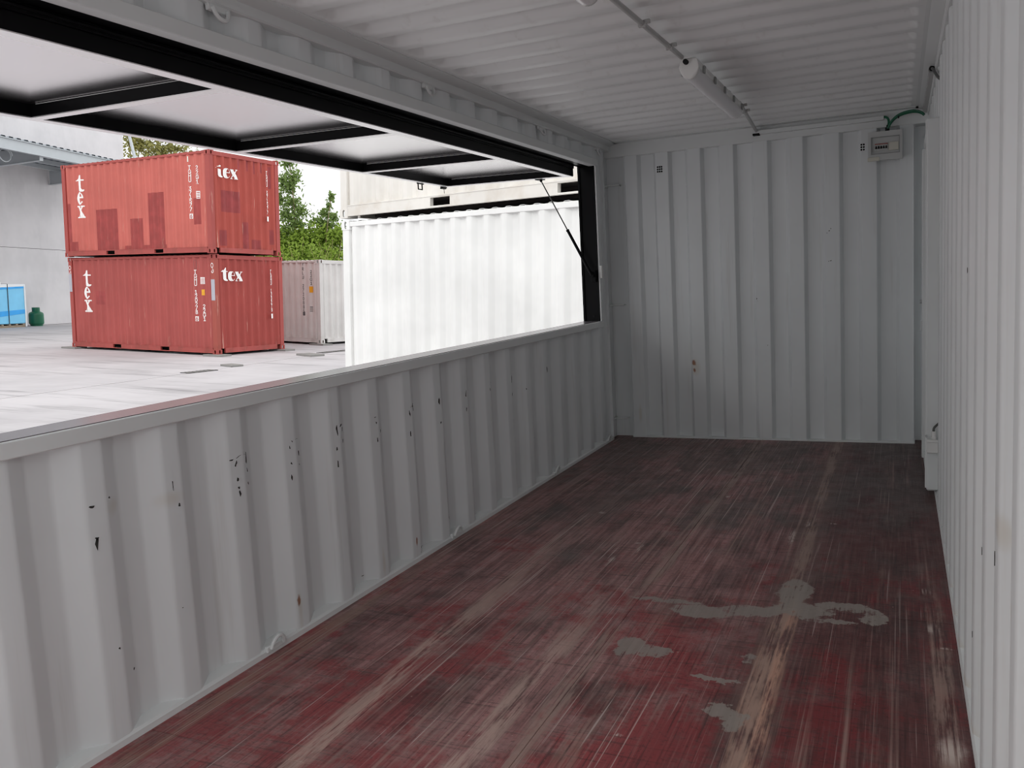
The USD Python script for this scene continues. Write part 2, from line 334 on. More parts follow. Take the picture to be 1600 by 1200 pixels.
def steelbox(name, color, patches=(), pcol=None, fade=.0, rust=.5, streak=.22, dirtcol=(.16, .05, .035)):
    """container paint; patches are rectangles (u0, u1, v0, v1) of newer paint in the panel's own metres"""
    g = G(); p = g('texture_coordinate').object
    a = noi(g, p, .9, 4.0, .6).fac
    col = np.array(color)
    c = mix(g, rng(g, a, .3, .7), tuple(col * .92), tuple(np.minimum(col * (1.06 + fade), .95)))
    v = noi(g, mapv(g, p, (5, 5, .5)), 1.0, 4.0, .6).fac
    c = mix(g, mth(g, 'multiply', rng(g, v, .52, .80), streak), c, tuple(np.minimum(col * 1.25 + .04, .95)))
    if patches:
        uv = g('uvmap', attribute='st').UV; out = None
        for u0, u1, v0, v1 in patches:
            s = (2 / (u1 - u0), 2 / (v1 - v0), 1); q = mapv(g, uv, s, (-(u0 + u1) / (u1 - u0), -(v0 + v1) / (v1 - v0), 0))
            ab = g('separate_xyz', vector=g('vector_math', math_type='absolute', vector1=q).vector)
            k = mth(g, 'less_than', mth(g, 'maximum', ab.x, ab.y), 1.0)
            out = k if out is None else mth(g, 'maximum', out, k)
        pn = noi(g, p, 3.5, 3.0).fac
        c = mix(g, out, c, mix(g, rng(g, pn, .35, .75), pcol, tuple(np.array(pcol) * 1.3)))
    r = noi(g, mapv(g, p, (7, 7, 1.6), (3, 3, 1)), 1.0, 5.0, .65).fac
    c = mix(g, mth(g, 'multiply', rng(g, r, .66, .76), rust), c, (.48, .30, .22) if color[0] > color[1] * 2 else (.45, .36, .28))
    if color[0] > color[1] * 2:
        k1 = noi(g, mapv(g, p, (16, 16, 1.0), (1, 2, 5)), 1.0, 3.0, .6).fac; k2 = noi(g, p, 1.4, 3.0).fac
        c = mix(g, mth(g, 'multiply', mth(g, 'multiply', rng(g, k1, .64, .72), rng(g, k2, .46, .60)), .75), c, (.62, .36, .29))
    zz = g('separate_xyz', vector=p).z
    c = mix(g, mth(g, 'multiply', mth(g, 'multiply', rng(g, zz, .45, .05), rng(g, noi(g, p, 4.0, 4.0).fac, .4, .7)), .35), c, dirtcol)
    finish(name, g, g('principled_bsdf', base_color=c, roughness=.55, specular_ior_level=.35).BSDF)
RED, DRED = (.36, .070, .062), (.29, .048, .044)
steelbox('red_upper_side', (.52, .125, .100), [(1.45, 2.35, .0, 1.28), (2.87, 3.40, .0, .98), (3.66, 4.26, .0, 1.63), (5.38, 5.65, .74, 1.41), (.2, .33, .0, 1.5), (.33, .60, .0, .42), (2.6, 4.3, .0, .26)], DRED, rust=.55)
steelbox('red_upper_end', (.39, .066, .048), [(.39, 1.01, 1.07, 1.62), (2.06, 2.17, 1.81, 2.4), (.95, 1.06, 2.2, 2.5), (1.25, 1.36, 2.2, 2.5), (1.5, 1.6, 2.15, 2.5), (1.75, 1.85, 2.2, 2.5), (.3, .55, .2, .6), (1.1, 1.3, .1, .85), (2.05, 2.2, .3, .7), (1.4, 1.7, .1, .4)], (.25, .040, .040), rust=.3)
steelbox('red_lower_side', (.375, .076, .067), [(1.17, 1.61, 1.25, 1.63)], (.29, .052, .050), rust=.5)
steelbox('red_lower_end', (.34, .056, .046), rust=.4)
steelbox('red_frame', (.37, .074, .064), rust=.45)
steelbox('rusty_post', (.36, .080, .060), rust=.9)
steelbox('white_box', (.80, .80, .785), rust=.0, streak=.0, dirtcol=(.5, .47, .42))
steelbox('cream_box', (.74, .715, .67), rust=.25, streak=.2, dirtcol=(.5, .42, .33))
steelbox('grey_white_box', (.64, .62, .60), rust=.1, streak=.2, dirtcol=(.4, .36, .32))
plain('white_letter', (.86, .85, .83), .6, var=.03)
plain('dark_letter', (.10, .10, .10), .6)
plain('yellow_sticker', (.75, .36, .02), .5)
plain('grey_sticker', (.42, .42, .47), .5)
plain('box_dark', (.03, .022, .02), .9)
plain('blue_wrap', (.20, .58, .88), .25, var=.18, vscale=1.5)
plain('blue_film', (.03, .36, .82), .3, var=.2, vscale=2)
plain('white_wrap', (.80, .82, .84), .4)
plain('pallet_wood', (.30, .24, .18), .8)
plain('gas_green', (.006, .10, .05), .35, var=.1)
plain('strap_black', (.03, .05, .06), .5)
plain('twig', (.20, .155, .085), .8, var=.3, vscale=8)
plain('dry_reed', (.46, .40, .20), .8, var=.3, vscale=6)
def leafy(name, c1, c2):
    g = G(); p = g('geometry')
    c = mix(g, p.random_per_island, c1, c2)
    s = g('mix_closure', fac=.35, closure1=g('principled_bsdf', base_color=c, roughness=.6, specular_ior_level=.3).BSDF, closure2=g('translucent_bsdf', color=c).BSDF)
    finish(name, g, s.closure)
leafy('leaf_bright', (.22, .32, .045), (.58, .66, .16))
leafy('leaf_dark', (.17, .25, .07), (.50, .58, .26))
leafy('leaf_olive', (.26, .25, .08), (.60, .54, .22))

# ------------------------------------------------------------------ the container we stand in
W, L, H, Y0 = 2.34, 6.897, 2.394, 0.10
LP, LPH = .2975, 1.803
SL = .074
# floor panels (plywood sheets with recessed joints)
fl = thing('floor', 'worn red-painted plywood container floor with scrapes and grey patches', kind='structure')
part(fl, 'underfloor', box(-.05, W + .05, Y0, L + .16, -.10, -.03), 'box_dark', False)
def cuts(a): return [Y0] + [y for y in a if y > Y0] + [L + .15]
for x0, x1, ys in ((-.03, 1.165, cuts((1.87, 4.355, 6.84))), (1.165, W + .03, cuts((.95, 3.43, 5.91)))):
    for a, b in zip(ys[:-1], ys[1:]):
        j = .0007
        part(fl, 'floor_panel', box(x0 + j, x1 - j, a + j, b - j, -.03, 0, .0012), 'plywood', False)

def lw(s, d, z): return (d, s, z)
def rw(s, d, z): return (W - d, s, z)
def ew(s, d, z): return (s, L - d, z)
lprof = lambda a, b: trap(LP, SL, .075, .038, LPH, a, b)[0]
LF = trap(LP, SL, .075, .038, LPH, 0, 8)[1]
wl = thing('wall_left', 'white corrugated container side wall below and around the serving hatch opening', kind='structure')
OY0, OY1, OZ0, OZ1 = 1.25, 6.54, .965, 2.215
part(wl, 'corrugated_sheet', ribbon(lprof(Y0, 6.76), -.02, OZ0, .003, lw), 'wall_paint', 25)
part(wl, 'corrugated_sheet', ribbon(lprof(Y0, 6.76), OZ1, 2.37, .003, lw), 'wall_paint', 25)
part(wl, 'corrugated_sheet', ribbon(lprof(OY1, 6.76), OZ0, OZ1, .003, lw), 'wall_paint', 25)
part(wl, 'corrugated_sheet', ribbon(lprof(Y0, OY0), OZ0, OZ1, .003, lw), 'wall_paint', 25)
# knocked and scraped paint on the left wall
rnd = random.Random(5)
chips = []
def chip(fn, F, s, z, w, h):
    n = 7; a = np.sort([rnd.uniform(0, 2 * math.pi) for _ in range(n)])
    pts = [(s + w * .5 * math.cos(t) * rnd.uniform(.6, 1.1), z + h * .5 * math.sin(t) * rnd.uniform(.6, 1.1)) for t in a]
    V = [fn(p, F(p) + e, q) for e in (.0014, -.001) for p, q in pts]
    Fc = [(0, i, i + 1) for i in range(1, n - 1)] + [(n, n + i + 1, n + i) for i in range(1, n - 1)] + [(i, (i + 1) % n, n + i) for i in range(n)] + [((i + 1) % n, n + (i + 1) % n, n + i) for i in range(n)]
    chips.append(trimesh.Trimesh(V, Fc, process=False))
for y, z, w, h in [(2.355, .755, .012, .030), (2.425, .757, .012, .034), (2.39, .768, .075, .004), (2.335, .765, .02, .004), (2.36, .69, .008, .014), (2.36, .66, .007, .010), (2.365, .638, .008, .022), (2.43, .66, .010, .008), (2.43, .71, .007, .012),
                   (2.66, .75, .010, .018), (2.695, .768, .075, .004), (2.73, .71, .008, .02), (2.66, .68, .008, .012), (2.655, .63, .007, .022), (2.73, .665, .008, .006),
                   (2.97, .755, .012, .040), (3.005, .772, .07, .003), (3.04, .70, .010, .018), (2.96, .68, .008, .016), (2.96, .615, .007, .03), (3.04, .75, .006, .015),
                   (1.75, .752, .016, .012), (1.755, .655, .010, .008), (1.755, .637, .016, .026), (1.82, .76, .008, .01), (2.08, .67, .007, .012), (2.06, .74, .004, .03),
                   (3.565, .74, .010, .036), (3.64, .755, .008, .035), (3.60, .762, .06, .003), (3.56, .63, .007, .026), (3.26, .765, .02, .003), (3.27, .74, .006, .012), (3.33, .69, .008, .012), (3.27, .66, .006, .02),
                   (3.86, .75, .012, .034), (3.865, .64, .008, .014), (4.16, .75, .012, .034), (4.16, .66, .008, .02), (4.47, .73, .008, .014), (4.78, .75, .010, .04), (4.83, .76, .010, .045), (4.78, .655, .008, .016), (5.36, .74, .010, .034), (4.52, .76, .006, .01), (5.0, .66, .006, .01),
                   (1.86, .2, .007, .010), (1.79, .30, .006, .008), (3.92, .12, .006, .012), (2.05, .33, .004, .004), (3.13, .07, .02, .004), (3.6, .06, .03, .004)]:
    chip(lw, LF, y, z, w * (1.0 if w > .05 else 1.35), h * (2.8 if w > .05 else 1.35))
part(wl, 'paint_chip', chips, 'paint_chip', False, kind='stuff')
# right wall
rp = lambda a, b: trap(LP, SL, .075, .038, 1.745, a, b)[0]
RF = trap(LP, SL, .075, .038, 1.745, 0, 8)[1]
wr = thing('wall_right', 'white corrugated container side wall seen along its length', kind='structure')
part(wr, 'corrugated_sheet', ribbon(rp(Y0, 5.22), -.02, 2.37, .003, rw), 'right_paint', 25)
part(wr, 'corrugated_sheet', ribbon(rp(6.18, 6.76), -.02, 2.37, .003, rw), 'right_paint', 25)
part(wr, 'corrugated_sheet', ribbon(rp(5.22, 6.18), 2.06, 2.37, .003, rw), 'right_paint', 25)
part(wr, 'corrugated_sheet', ribbon(rp(5.22, 6.18), -.02, .085, .003, rw), 'right_paint', 25)
chips = []
for y, z, w, h in [(2.02, .70, .008, .05), (2.33, .62, .01, .03), (1.76, .56, .006, .04), (2.6, .30, .01, .02), (3.9, .62, .01, .03), (2.9, 1.30, .006, .02), (2.05, .45, .006, .03), (3.2, 2.2, .01, .05)]: chip(rw, RF, y, z, w, h)
part(wr, 'paint_chip', chips, 'paint_chip', False, kind='stuff')
# end wall
ep = lambda a, b: trap(.2527, .022, .106, .045, .238, a, b, .007)[0]
EF = trap(.2527, .022, .106, .045, .238, -1, 4, .007)[1]
wb = thing('wall_back', 'white corrugated end wall closing the far end of the container', kind='structure')
part(wb, 'corrugated_sheet', ribbon(ep(.13, 2.255), -.02, 2.30, .003, ew), 'end_paint', 25)
part(wb, 'corner_channel', [box(-.06, .133, L + .055, L + .075, -.02, 2.29), box(.127, .133, L, L + .07, -.02, 2.29), box(-.06, -.03, 6.76, L + .10, -.02, 2.37), box(-.05, .004, 6.752, 6.765, -.02, 2.37)], 'end_paint', False)
part(wb, 'corner_channel', [box(2.25, W + .06, L + .15, L + .17, -.02, 2.29), box(2.25, 2.256, L, L + .16, -.02, 2.29), box(W + .03, W + .06, 6.74, L + .16, -.02, 2.37), box(2.25, W + .06, L + .05, L + .17, -.05, -.005)], 'end_paint', False)
chips = []
for x, z, w, h in [(1.68, 1.585, .012, .008), (1.692, 1.60, .006, .016), (1.665, 1.57, .008, .006), (1.675, 1.36, .010, .010), (1.69, 1.366, .020, .010), (1.15, 1.105, .008, .014), (1.158, 1.09, .006, .006), (1.226, .745, .01, .005)]: chip(ew, EF, x, z, w, h)
part(wb, 'paint_chip', chips, 'paint_chip', False, kind='stuff')
for k, (xs, zs) in enumerate((((.408, .424, .440), (2.138, 2.156, 2.174)), ((1.905, 1.921), (2.145, 2.163, 2.181)))):
    part(wb, 'vent_hole', [cyl((x, L - EF(x) - .003, z), (x, L - EF(x) + .004, z), .0066, 10) for x in xs for z in zs], 'dark_hole', False, kind='stuff', label='small block of round vent holes')
# ceiling: roof sheet with pressed ribs that fade out at both sides
yy, ff = trap(.2225, .036, .080, .034, 3.752, Y0, L - .06, .014)
P_, F_ = yy, ff
xs = np.r_[.075, np.linspace(.10, .16, 6), np.linspace(.4, 2.0, 6), np.linspace(2.185, 2.235, 6), 2.27]
tp = np.interp(xs, [.10, .155, 2.19, 2.235], [0, 1, 1, 0]); tp = tp * tp * (3 - 2 * tp)
V = []
for e in (0, .003):
    for x, t in zip(xs, tp): V += [(x, s, H - t * d + e) for s, d in P_]
n, m_ = len(P_), len(xs); F = []
for a in range(m_ - 1):
    for b in range(n - 1):
        i = a * n + b; q = m_ * n
        F += [(i, i + 1, i + n + 1), (i, i + n + 1, i + n), (q + i, q + i + n + 1, q + i + 1), (q + i, q + i + n, q + i + n + 1)]
ce = thing('ceiling', 'white ribbed steel roof sheet of the container seen from below', kind='structure')
part(ce, 'roof_sheet', trimesh.Trimesh(V, F, process=False), 'ceiling_paint', 25)
for e in (box(-.02, .085, Y0, L + .06, H - .004, H + .006), box(2.26, W + .03, Y0, L + .06, H - .004, H + .006), box(0, W, L - .09, L + .06, H - .004, H + .01)): part(ce, 'roof_edge', e, 'rail_paint', False)
# rails: top side rails, end header, bottom rails
t = thing('trim_1', 'white top rail running along the left wall under the ceiling', kind='structure')
part(t, 'top_rail', prism(sg.Polygon([(-.06, 2.335), (.010, 2.335), (.016, 2.341), (.016, 2.375), (.094, 2.398), (.094, 2.41), (-.06, 2.41)]), Y0, L + .06), 'rail_paint', False)
t = thing('trim_2', 'white top rail running along the right wall under the ceiling', kind='structure')
part(t, 'top_rail', prism(sg.Polygon([(W + .06, 2.335), (W - .004, 2.335), (W - .010, 2.341), (W - .010, 2.372), (2.254, 2.398), (2.254, 2.41), (W + .06, 2.41)]), Y0, L + .06), 'rail_paint', False)
t = thing('trim_3', 'white header beam across the top of the end wall', kind='structure')
part(t, 'header_beam', box(-.06, W + .06, L - .003, L + .17, 2.285, 2.41, .004), 'rail_paint', False)
t = thing('trim_4', 'white bottom rail between the left wall and the floor', kind='structure')
part(t, 'bottom_rail', prism(sg.Polygon([(-.06, -.05), (.004, -.05), (.004, .020), (-.002, .030), (-.037, .042), (-.06, .042)]), Y0, 6.76), 'rail_paint', False)
t = thing('trim_5', 'white bottom rail between the right wall and the floor', kind='structure')
part(t, 'bottom_rail', prism(sg.Polygon([(W + .06, -.05), (W - .002, -.05), (W - .002, .020), (W + .002, .030), (W + .037, .042), (W + .06, .042)]), Y0, 6.76), 'rail_paint', False)
t = thing('trim_6', 'white sill strip between the end wall and the floor', kind='structure')
part(t, 'bottom_rail', box(.13, 2.255, L - .006, L + .06, -.05, .012, .003), 'rail_paint', False)

# ------------------------------------------------------------------ the opening with its frame
w1 = thing('window_1', 'long serving opening in the left wall with white trim and black reveal', kind='structure')
part(w1, 'sill_trim', box(-.045, .012, OY0 - .06, OY1 + .058, .943, .990, .003), 'rail_paint', False)
part(w1, 'header_trim', box(-.045, .012, OY0 - .06, OY1 + .058, 2.192, 2.245, .003), 'rail_paint', False)
part(w1, 'jamb_trim', box(-.045, .012, OY1, OY1 + .058, .990, 2.192, .003), 'rail_paint', False)
part(w1, 'jamb_trim', box(-.045, .012, OY0 - .06, OY0, .990, 2.192, .003), 'rail_paint', False)
part(w1, 'sill_plate', prism(sg.Polygon([(-.002, .9925), (-.002, .984), (-.135, .986), (-.135, .9945)]), OY0, OY1), 'sill_steel', False, label='shiny sloping metal sill plate')
part(w1, 'reveal_jamb', [box(-.128, -.002, OY1 - .006, OY1 + .003, .978, 2.196), box(-.132, -.118, OY1 - .02, OY1 + .003, .97, 2.196)], 'black_paint', False, label='black jamb plate')
part(w1, 'reveal_jamb', box(-.128, -.002, OY0 - .003, OY0 + .006, .978, 2.196), 'black_paint', False, label='black jamb plate')
part(w1, 'reveal_head', [box(-.112, .0, OY0, OY1, 2.194, 2.200), box(-.114, -.108, OY0, OY1, 2.188, 2.23)], 'black_paint', False, label='black head plate')
part(w1, 'bolt_head', cyl((-.05, OY1 - .006, 1.03), (-.05, OY1 - .010, 1.03), .008), 'dark_hole')

# ------------------------------------------------------------------ the flap, propped open
hx0, hx1 = -.118, -1.225
def hz(x): return 2.108 + .0185 * (hx0 - x)
ht = thing('hatch_flap', 'long black framed serving hatch flap swung up level outside the opening', 'hatch', (hx0, 3.9, 2.13))
bw, dp, cw = .064, .062, .028
def bar(x0, x1, y0, y1):
    m = box(x0, x1, y0, y1, 0, dp, .002); m.vertices[:, 2] += [hz(x) + .004 for x in m.vertices[:, 0]]; return m
def strip(x0, x1, y0, y1):
    m = box(x0, x1, y0, y1, 0, .004); m.vertices[:, 2] += [hz(x) for x in m.vertices[:, 0]]; return m
ys = [1.40, 2.65, 3.895, 5.135, 6.36]
for x0, x1 in ((hx0 - bw, hx0), (hx1, hx1 + .055)):
    b_ = part(ht, 'frame_bar', bar(x0, x1, ys[0] - cw, ys[-1] + cw), 'black_paint', False)
    part(b_, 'bar_strip', strip(x0 + .004, x1 - .004, ys[0] - cw, ys[-1] + cw), 'strip_steel', False, label='pale metal strip under the black bar')
for y in ys:
    b_ = part(ht, 'frame_bar', bar(hx1 + .055, hx0 - bw, y - cw, y + cw), 'black_paint', False)
    part(b_, 'bar_strip', strip(hx1 + .051, hx0 - bw + .004, y - cw + .002, y + cw - .002), 'strip_steel', False, label='pale metal strip under the black bar')
for a, b in zip(ys[:-1], ys[1:]):
    m = box(hx1 + .01, hx0 - .01, a, b, 0, .010); m.vertices[:, 2] += [hz(x) + .0565 for x in m.vertices[:, 0]]
    q = part(ht, 'flap_panel', m, 'panel_steel', False, label='satin steel sheet of the flap')
    m = box(hx1 + .09, hx0 - .12, b - cw - .003, b - cw + .001, 0, .0028); m.vertices[:, 2] += [hz(x) + .0515 for x in m.vertices[:, 0]]
    part(q, 'edge_bead', m, 'conduit_plastic', False)
part(ht, 'hinge_rod', [cyl((hx0 + .012, ys[0], 2.183), (hx0 + .012, ys[-1], 2.183), .006), box(hx0 - .07, hx0 + .010, ys[0], ys[-1] + .02, 2.166, 2.192, .002)], 'black_paint')
for y in (5.98, 6.36):
    q = part(ht, 'latch_plate', box(hx1 - .006, hx1 + .002, y - .05, y + .05, hz(hx1) - .006, hz(hx1) + .03, .001), 'black_paint', False)
    if y < 6.2:
        part(q, 'latch_handle', [tube([(hx1 - .005, y - .03, hz(hx1) + .0), (hx1 - .005, y - .03, hz(hx1) - .045), (hx1 - .005, y + .03, hz(hx1) - .045), (hx1 - .005, y + .03, hz(hx1) + .0)], .005, 6)], 'black_paint')
    else:
        part(q, 'latch_handle', [box(hx1 - .012, hx1 + .012, y - .045, y + .02, hz(hx1) - .016, hz(hx1) - .004, .002), cyl((hx1, y, hz(hx1) + .10), (hx1, y, hz(hx1) - .05), .0025, 6)], 'black_paint')
# gas strut
gs = thing('gas_strut', 'slim black gas strut propping the flap at the far jamb', 'gas strut', (-.03, 6.47, 1.36))
p0, p1 = np.array([-.03, 6.475, 1.345]), np.array([-.395, 6.40, 2.112])
pm = p0 + (p1 - p0) * .47
part(gs, 'cylinder', [cyl(p0, pm, .011), cyl(pm, pm + (p1 - p0) * .012, .013)], 'black_paint')
part(gs, 'piston_rod', cyl(pm, p1, .0045), 'grey_cable')
part(gs, 'end_fitting', [cyl(p1 - (p1 - p0) * .02, p1, .010), box(p1[0] - .03, p1[0] + .03, p1[1] - .045, p1[1] + .025, p1[2] - .004, p1[2] + .012, .002)], 'black_paint')
part(gs, 'end_fitting', [cyl(p0 - (0, .02, 0), p0 + (0, .066, 0), .009), box(-.05, -.012, 6.50, 6.54, 1.30, 1.39, .003)], 'black_paint')
solo('strut_bracket', 'small white box bracket on the jamb trim at the foot of the gas strut', 'bracket', [box(.011, .030, 6.535, 6.575, 1.325, 1.425, .004), box(-.01, .012, 6.545, 6.565, 1.34, 1.41)], 'fixture_plastic', (.012, 6.555, 1.325), smooth=False)

# ------------------------------------------------------------------ lashing rings and bars
def ring(y, z, up, label, group):
    r = .035; a = np.linspace(0, math.pi, 15); s = 1 if up else -1
    t = thing('lashing_ring', label, 'lashing ring', (.012, y, z), group)
    part(t, 'ring', tube([(.014 + .010 * math.sin(q), y + r * math.cos(q), z + s * (r * 1.15 * math.sin(q))) for q in a], .0075, 8), 'rail_paint')
    part(t, 'ring_plate', box(-.004, .012, y - .055, y + .055, z - .012, z + .012, .003), 'rail_paint', False)
for y, w in zip((2.475, 3.947, 5.425, 6.60), ('nearest the camera', 'second along', 'third along', 'in the far corner')):
    ring(y, .026, True, f'white lashing ring at the foot of the left wall, {w}', 'lashing rings along the foot of the left wall')
for y, w in zip((2.47, 3.945, 5.45, 6.61), ('nearest the camera', 'second along', 'third along', 'in the far corner')):
    ring(y, 2.325, False, f'white lashing ring under the left top rail, {w}', 'lashing rings under the left top rail')
for z, w in ((2.065, 'topmost of three'), (1.10, 'middle one of three'), (.155, 'lowest of three')):
    solo('lashing_bar', f'thin steel lashing bar across the left far corner post, {w}', 'lashing bar', [cyl((-.03, L - .004, z), (.088, L + .004, z), .006, 10), box(-.04, -.022, L - .02, L + .056, z - .012, z + .012), cyl((.083, L, z), (.083, L + .056, z), .006, 8)], 'rail_paint', (0, L, z))

# ------------------------------------------------------------------ lamps, conduits, switchgear
def lamp(xc, y0, y1, label):
    zt = H - .028; t = thing('tube_lamp', label, 'lamp', (xc, (y0 + y1) / 2, zt), 'weatherproof tube lamps on the ceiling')
    hw = .048
    hp = [(xc - hw, zt - .050), (xc - hw - .004, zt - .062), (xc + hw + .004, zt - .062), (xc + hw, zt - .050), (xc + .036, zt - .012), (xc - .036, zt - .012)]
    hp = list(sg.Polygon(hp).buffer(-.010).buffer(.010, 6).exterior.coords)[:-1]
    part(t, 'housing', prism(sg.Polygon(hp), y0 + .015, y1 - .015), 'fixture_plastic', False)
    dpf = [(xc - hw + .002, zt - .062)] + [(xc + (hw - .004) * math.cos(a), zt - .066 - .040 * math.sin(a)) for a in np.linspace(math.pi, 0, 13)] + [(xc + hw - .002, zt - .062)]
    part(t, 'diffuser', prism(sg.Polygon(dpf), y0 + .03, y1 - .03), 'diffuser', 40)
    for y, s in ((y0, 1), (y1, -1)):
        c = part(t, 'end_cap', trimesh.convex.convex_hull(np.vstack([prism(sg.Polygon(hp), min(y, y + s * .015), max(y, y + s * .015)).vertices, prism(sg.Polygon([(xc + (a - xc) * .95, z) for a, z in dpf]), min(y + s * .010, y + s * .034), max(y + s * .010, y + s * .034)).vertices])), 'fixture_plastic', 50)
        part(c, 'cable_gland', cyl((xc - .012, y + s * .01, zt - .030), (xc - .012, y - s * .022, zt - .030), .012), 'dark_hole')
    for y in np.linspace(y0 + .10, y1 - .10, 5):
        part(t, 'clip', [box(xc + sx * (hw + .001), xc + sx * (hw + .010), y - .012, y + .012, zt - .072, zt - .036, .002) for sx in (-1, 1)], 'clip_plastic', False)
    for y in (y0 + .3, y1 - .3): part(t, 'mounting_bracket', box(xc - .02, xc + .02, y - .02, y + .02, zt - .013, H - .02), 'zinc', False)
lamp(1.235, 4.30, 5.62, 'white weatherproof tube lamp on the ceiling near the end wall')
lamp(1.185, 1.66, 2.975, 'white tube lamp on the ceiling, only its tip in the frame')
cz = H - .034
def conduit(label, y0, y1, x0, x1, clips):
    t = thing('conduit', label, 'conduit', (x0, y0, cz), None)
    part(t, 'pipe', tube([(x0 + (x1 - x0) * k, y0 + (y1 - y0) * k, cz) for k in np.linspace(0, 1, 4)], .0115, 12), 'conduit_plastic')
    for y in clips:
        x = x0 + (x1 - x0) * (y - y0) / (y1 - y0)
        part(t, 'pipe_clip', [box(x - .016, x + .016, y - .008, y + .008, cz - .014, H - .022, .002), box(x + .010, x + .034, y - .008, y + .008, cz - .002, H - .02, .002)], 'conduit_plastic', False)
conduit('grey conduit pipe on the ceiling between the two tube lamps', 3.05, 4.285, 1.18, 1.205, (3.63, 4.06))
conduit('grey conduit pipe on the ceiling from the lamp to the end wall', 5.65, 6.885, 1.252, 1.175, (5.78, 5.98))
hd = thing('cable_trunking', 'white cable trunking along the header of the end wall', 'trunking', (1.16, L - .02, 2.335))
part(hd, 'trunk', [box(1.165, 2.055, L - .042, L - .003, 2.332, 2.362, .002)], 'rail_paint', False)
part(hd, 'end_cap', box(1.150, 1.20, L - .045, L - .003, 2.326, 2.340, .002), 'dark_hole', False, label='dark open end')
for x in (1.42, 1.82): part(hd, 'joint_cover', box(x - .012, x + .012, L - .044, L - .003, 2.330, 2.364, .002), 'rail_paint', False)
t2 = thing('cable_trunking', 'grey cable trunking under the right top rail beside the loose cable end', 'trunking', (2.318, 5.4, 2.36))
part(t2, 'trunk', box(2.305, 2.332, 5.42, L - .003, 2.352, 2.376, .002), 'conduit_plastic', False)
part(t2, 'end_collar', [cyl((2.318, 5.40, 2.362), (2.318, 5.425, 2.362), .018), ], 'clip_plastic')
part(t2, 'opening', cyl((2.318, 5.397, 2.362), (2.318, 5.402, 2.362), .0145), 'dark_hole')
solo('loose_cable', 'short grey cable end hanging out of the trunking on the right', 'cable', tube(spline([(2.318, 5.40, 2.362), (2.322, 5.30, 2.335), (2.338, 5.15, 2.27), (2.357, 5.03, 2.228), (2.366, 4.985, 2.215)], 16), .0075), 'grey_cable', (2.318, 5.4, 2.36))

# distribution box
bx0, bx1, bz0, bz1, by = 1.957, 2.170, 2.048, 2.246, 6.792
db = thing('distribution_box', 'grey breaker box mounted high on the end wall', 'breaker box', ((bx0 + bx1) / 2, L, bz0))
part(db, 'body', box(bx0, bx1, by + .022, L - .001, bz0 + .006, bz1 - .006, .008), 'box_plastic', False)
fr = sg.box(bx0 - .004, bz0, bx1 + .004, bz1).difference(sg.box(bx0 + .014, bz0 + .042, bx1 - .012, bz1 - .036))
part(db, 'front_frame', prism(fr, by, by + .03), 'box_plastic', False)
part(db, 'breaker_plate', box(bx0 + .014, bx1 - .012, by + .018, by + .026, bz0 + .042, bz1 - .036), 'box_plastic', False)
wf = sg.box(bx0 + .014, bz0 + .042, bx1 - .012, bz1 - .036); part(db, 'window_rim', prism(wf.difference(wf.buffer(-.005)), by - .002, by + .02), 'box_window', False)
for k in range(5):
    x = bx0 + .048 + k * .0165
    b_ = part(db, 'breaker', box(x - .0075, x + .0075, by + .006, by + .024, bz0 + .070, bz0 + .118, .001), 'box_plastic', False)
    part(b_, 'breaker_lever', trimesh.convex.convex_hull(np.vstack([box(x - .006, x + .006, by + .002, by + .008, bz0 + .080, bz0 + .088).vertices, box(x - .002, x + .002, by - .002, by + .008, bz0 + .088, bz0 + .100).vertices])), 'dark_hole', False)
part(db, 'breaker_label', box(bx0 + .040, bx0 + .124, by + .0045, by + .007, bz0 + .108, bz0 + .116), 'red_plastic', False)
part(db, 'blank_cover', box(bx0 + .128, bx1 - .018, by + .008, by + .024, bz0 + .064, bz0 + .120, .002), 'cream_plastic', False)
part(db, 'lid_hinge', box(bx0 - .008, bx0 + .07, by - .006, by + .004, bz0 - .004, bz0 + .024, .003), 'cream_plastic', False)
part(db, 'gland', cyl((2.078, 6.84, bz1 - .01), (2.078, 6.84, bz1 + .028), .014), 'dark_hole')
# green cables
tp_ = (2.078, 6.84, bz1 + .02)
g1 = thing('green_cable', 'green cable curling from the breaker box into the header trunking', 'cable', tp_)
part(g1, 'cable', tube(spline([tp_, (2.086, 6.845, 2.30), (2.082, 6.85, 2.335), (2.066, 6.86, 2.350), (2.045, 6.872, 2.348)], 20), .008), 'green_cable')
g2 = thing('green_cable', 'bundle of green cables arching from the breaker box to the right corner', 'cable', tp_)
for o in (0, .011):
    part(g2, 'cable', tube(spline([(2.082, 6.838 - o, bz1 + .02), (2.098, 6.83 - o, 2.298), (2.140, 6.82 - o, 2.336 + o * .4), (2.20, 6.80 - o, 2.352 + o * .6), (2.262, 6.79 - o, 2.352 + o * .4), (2.312, 6.785 - o, 2.322)], 24), .0085), 'green_cable')
part(g2, 'cable_tie', [box(2.146, 2.155, 6.80, 6.832, 2.326, 2.354, .003)], 'black_rubber', False)
part(g2, 'cable_tie', [box(2.072, 2.098, 6.82, 6.852, 2.276, 2.290, .003)], 'black_rubber', False)

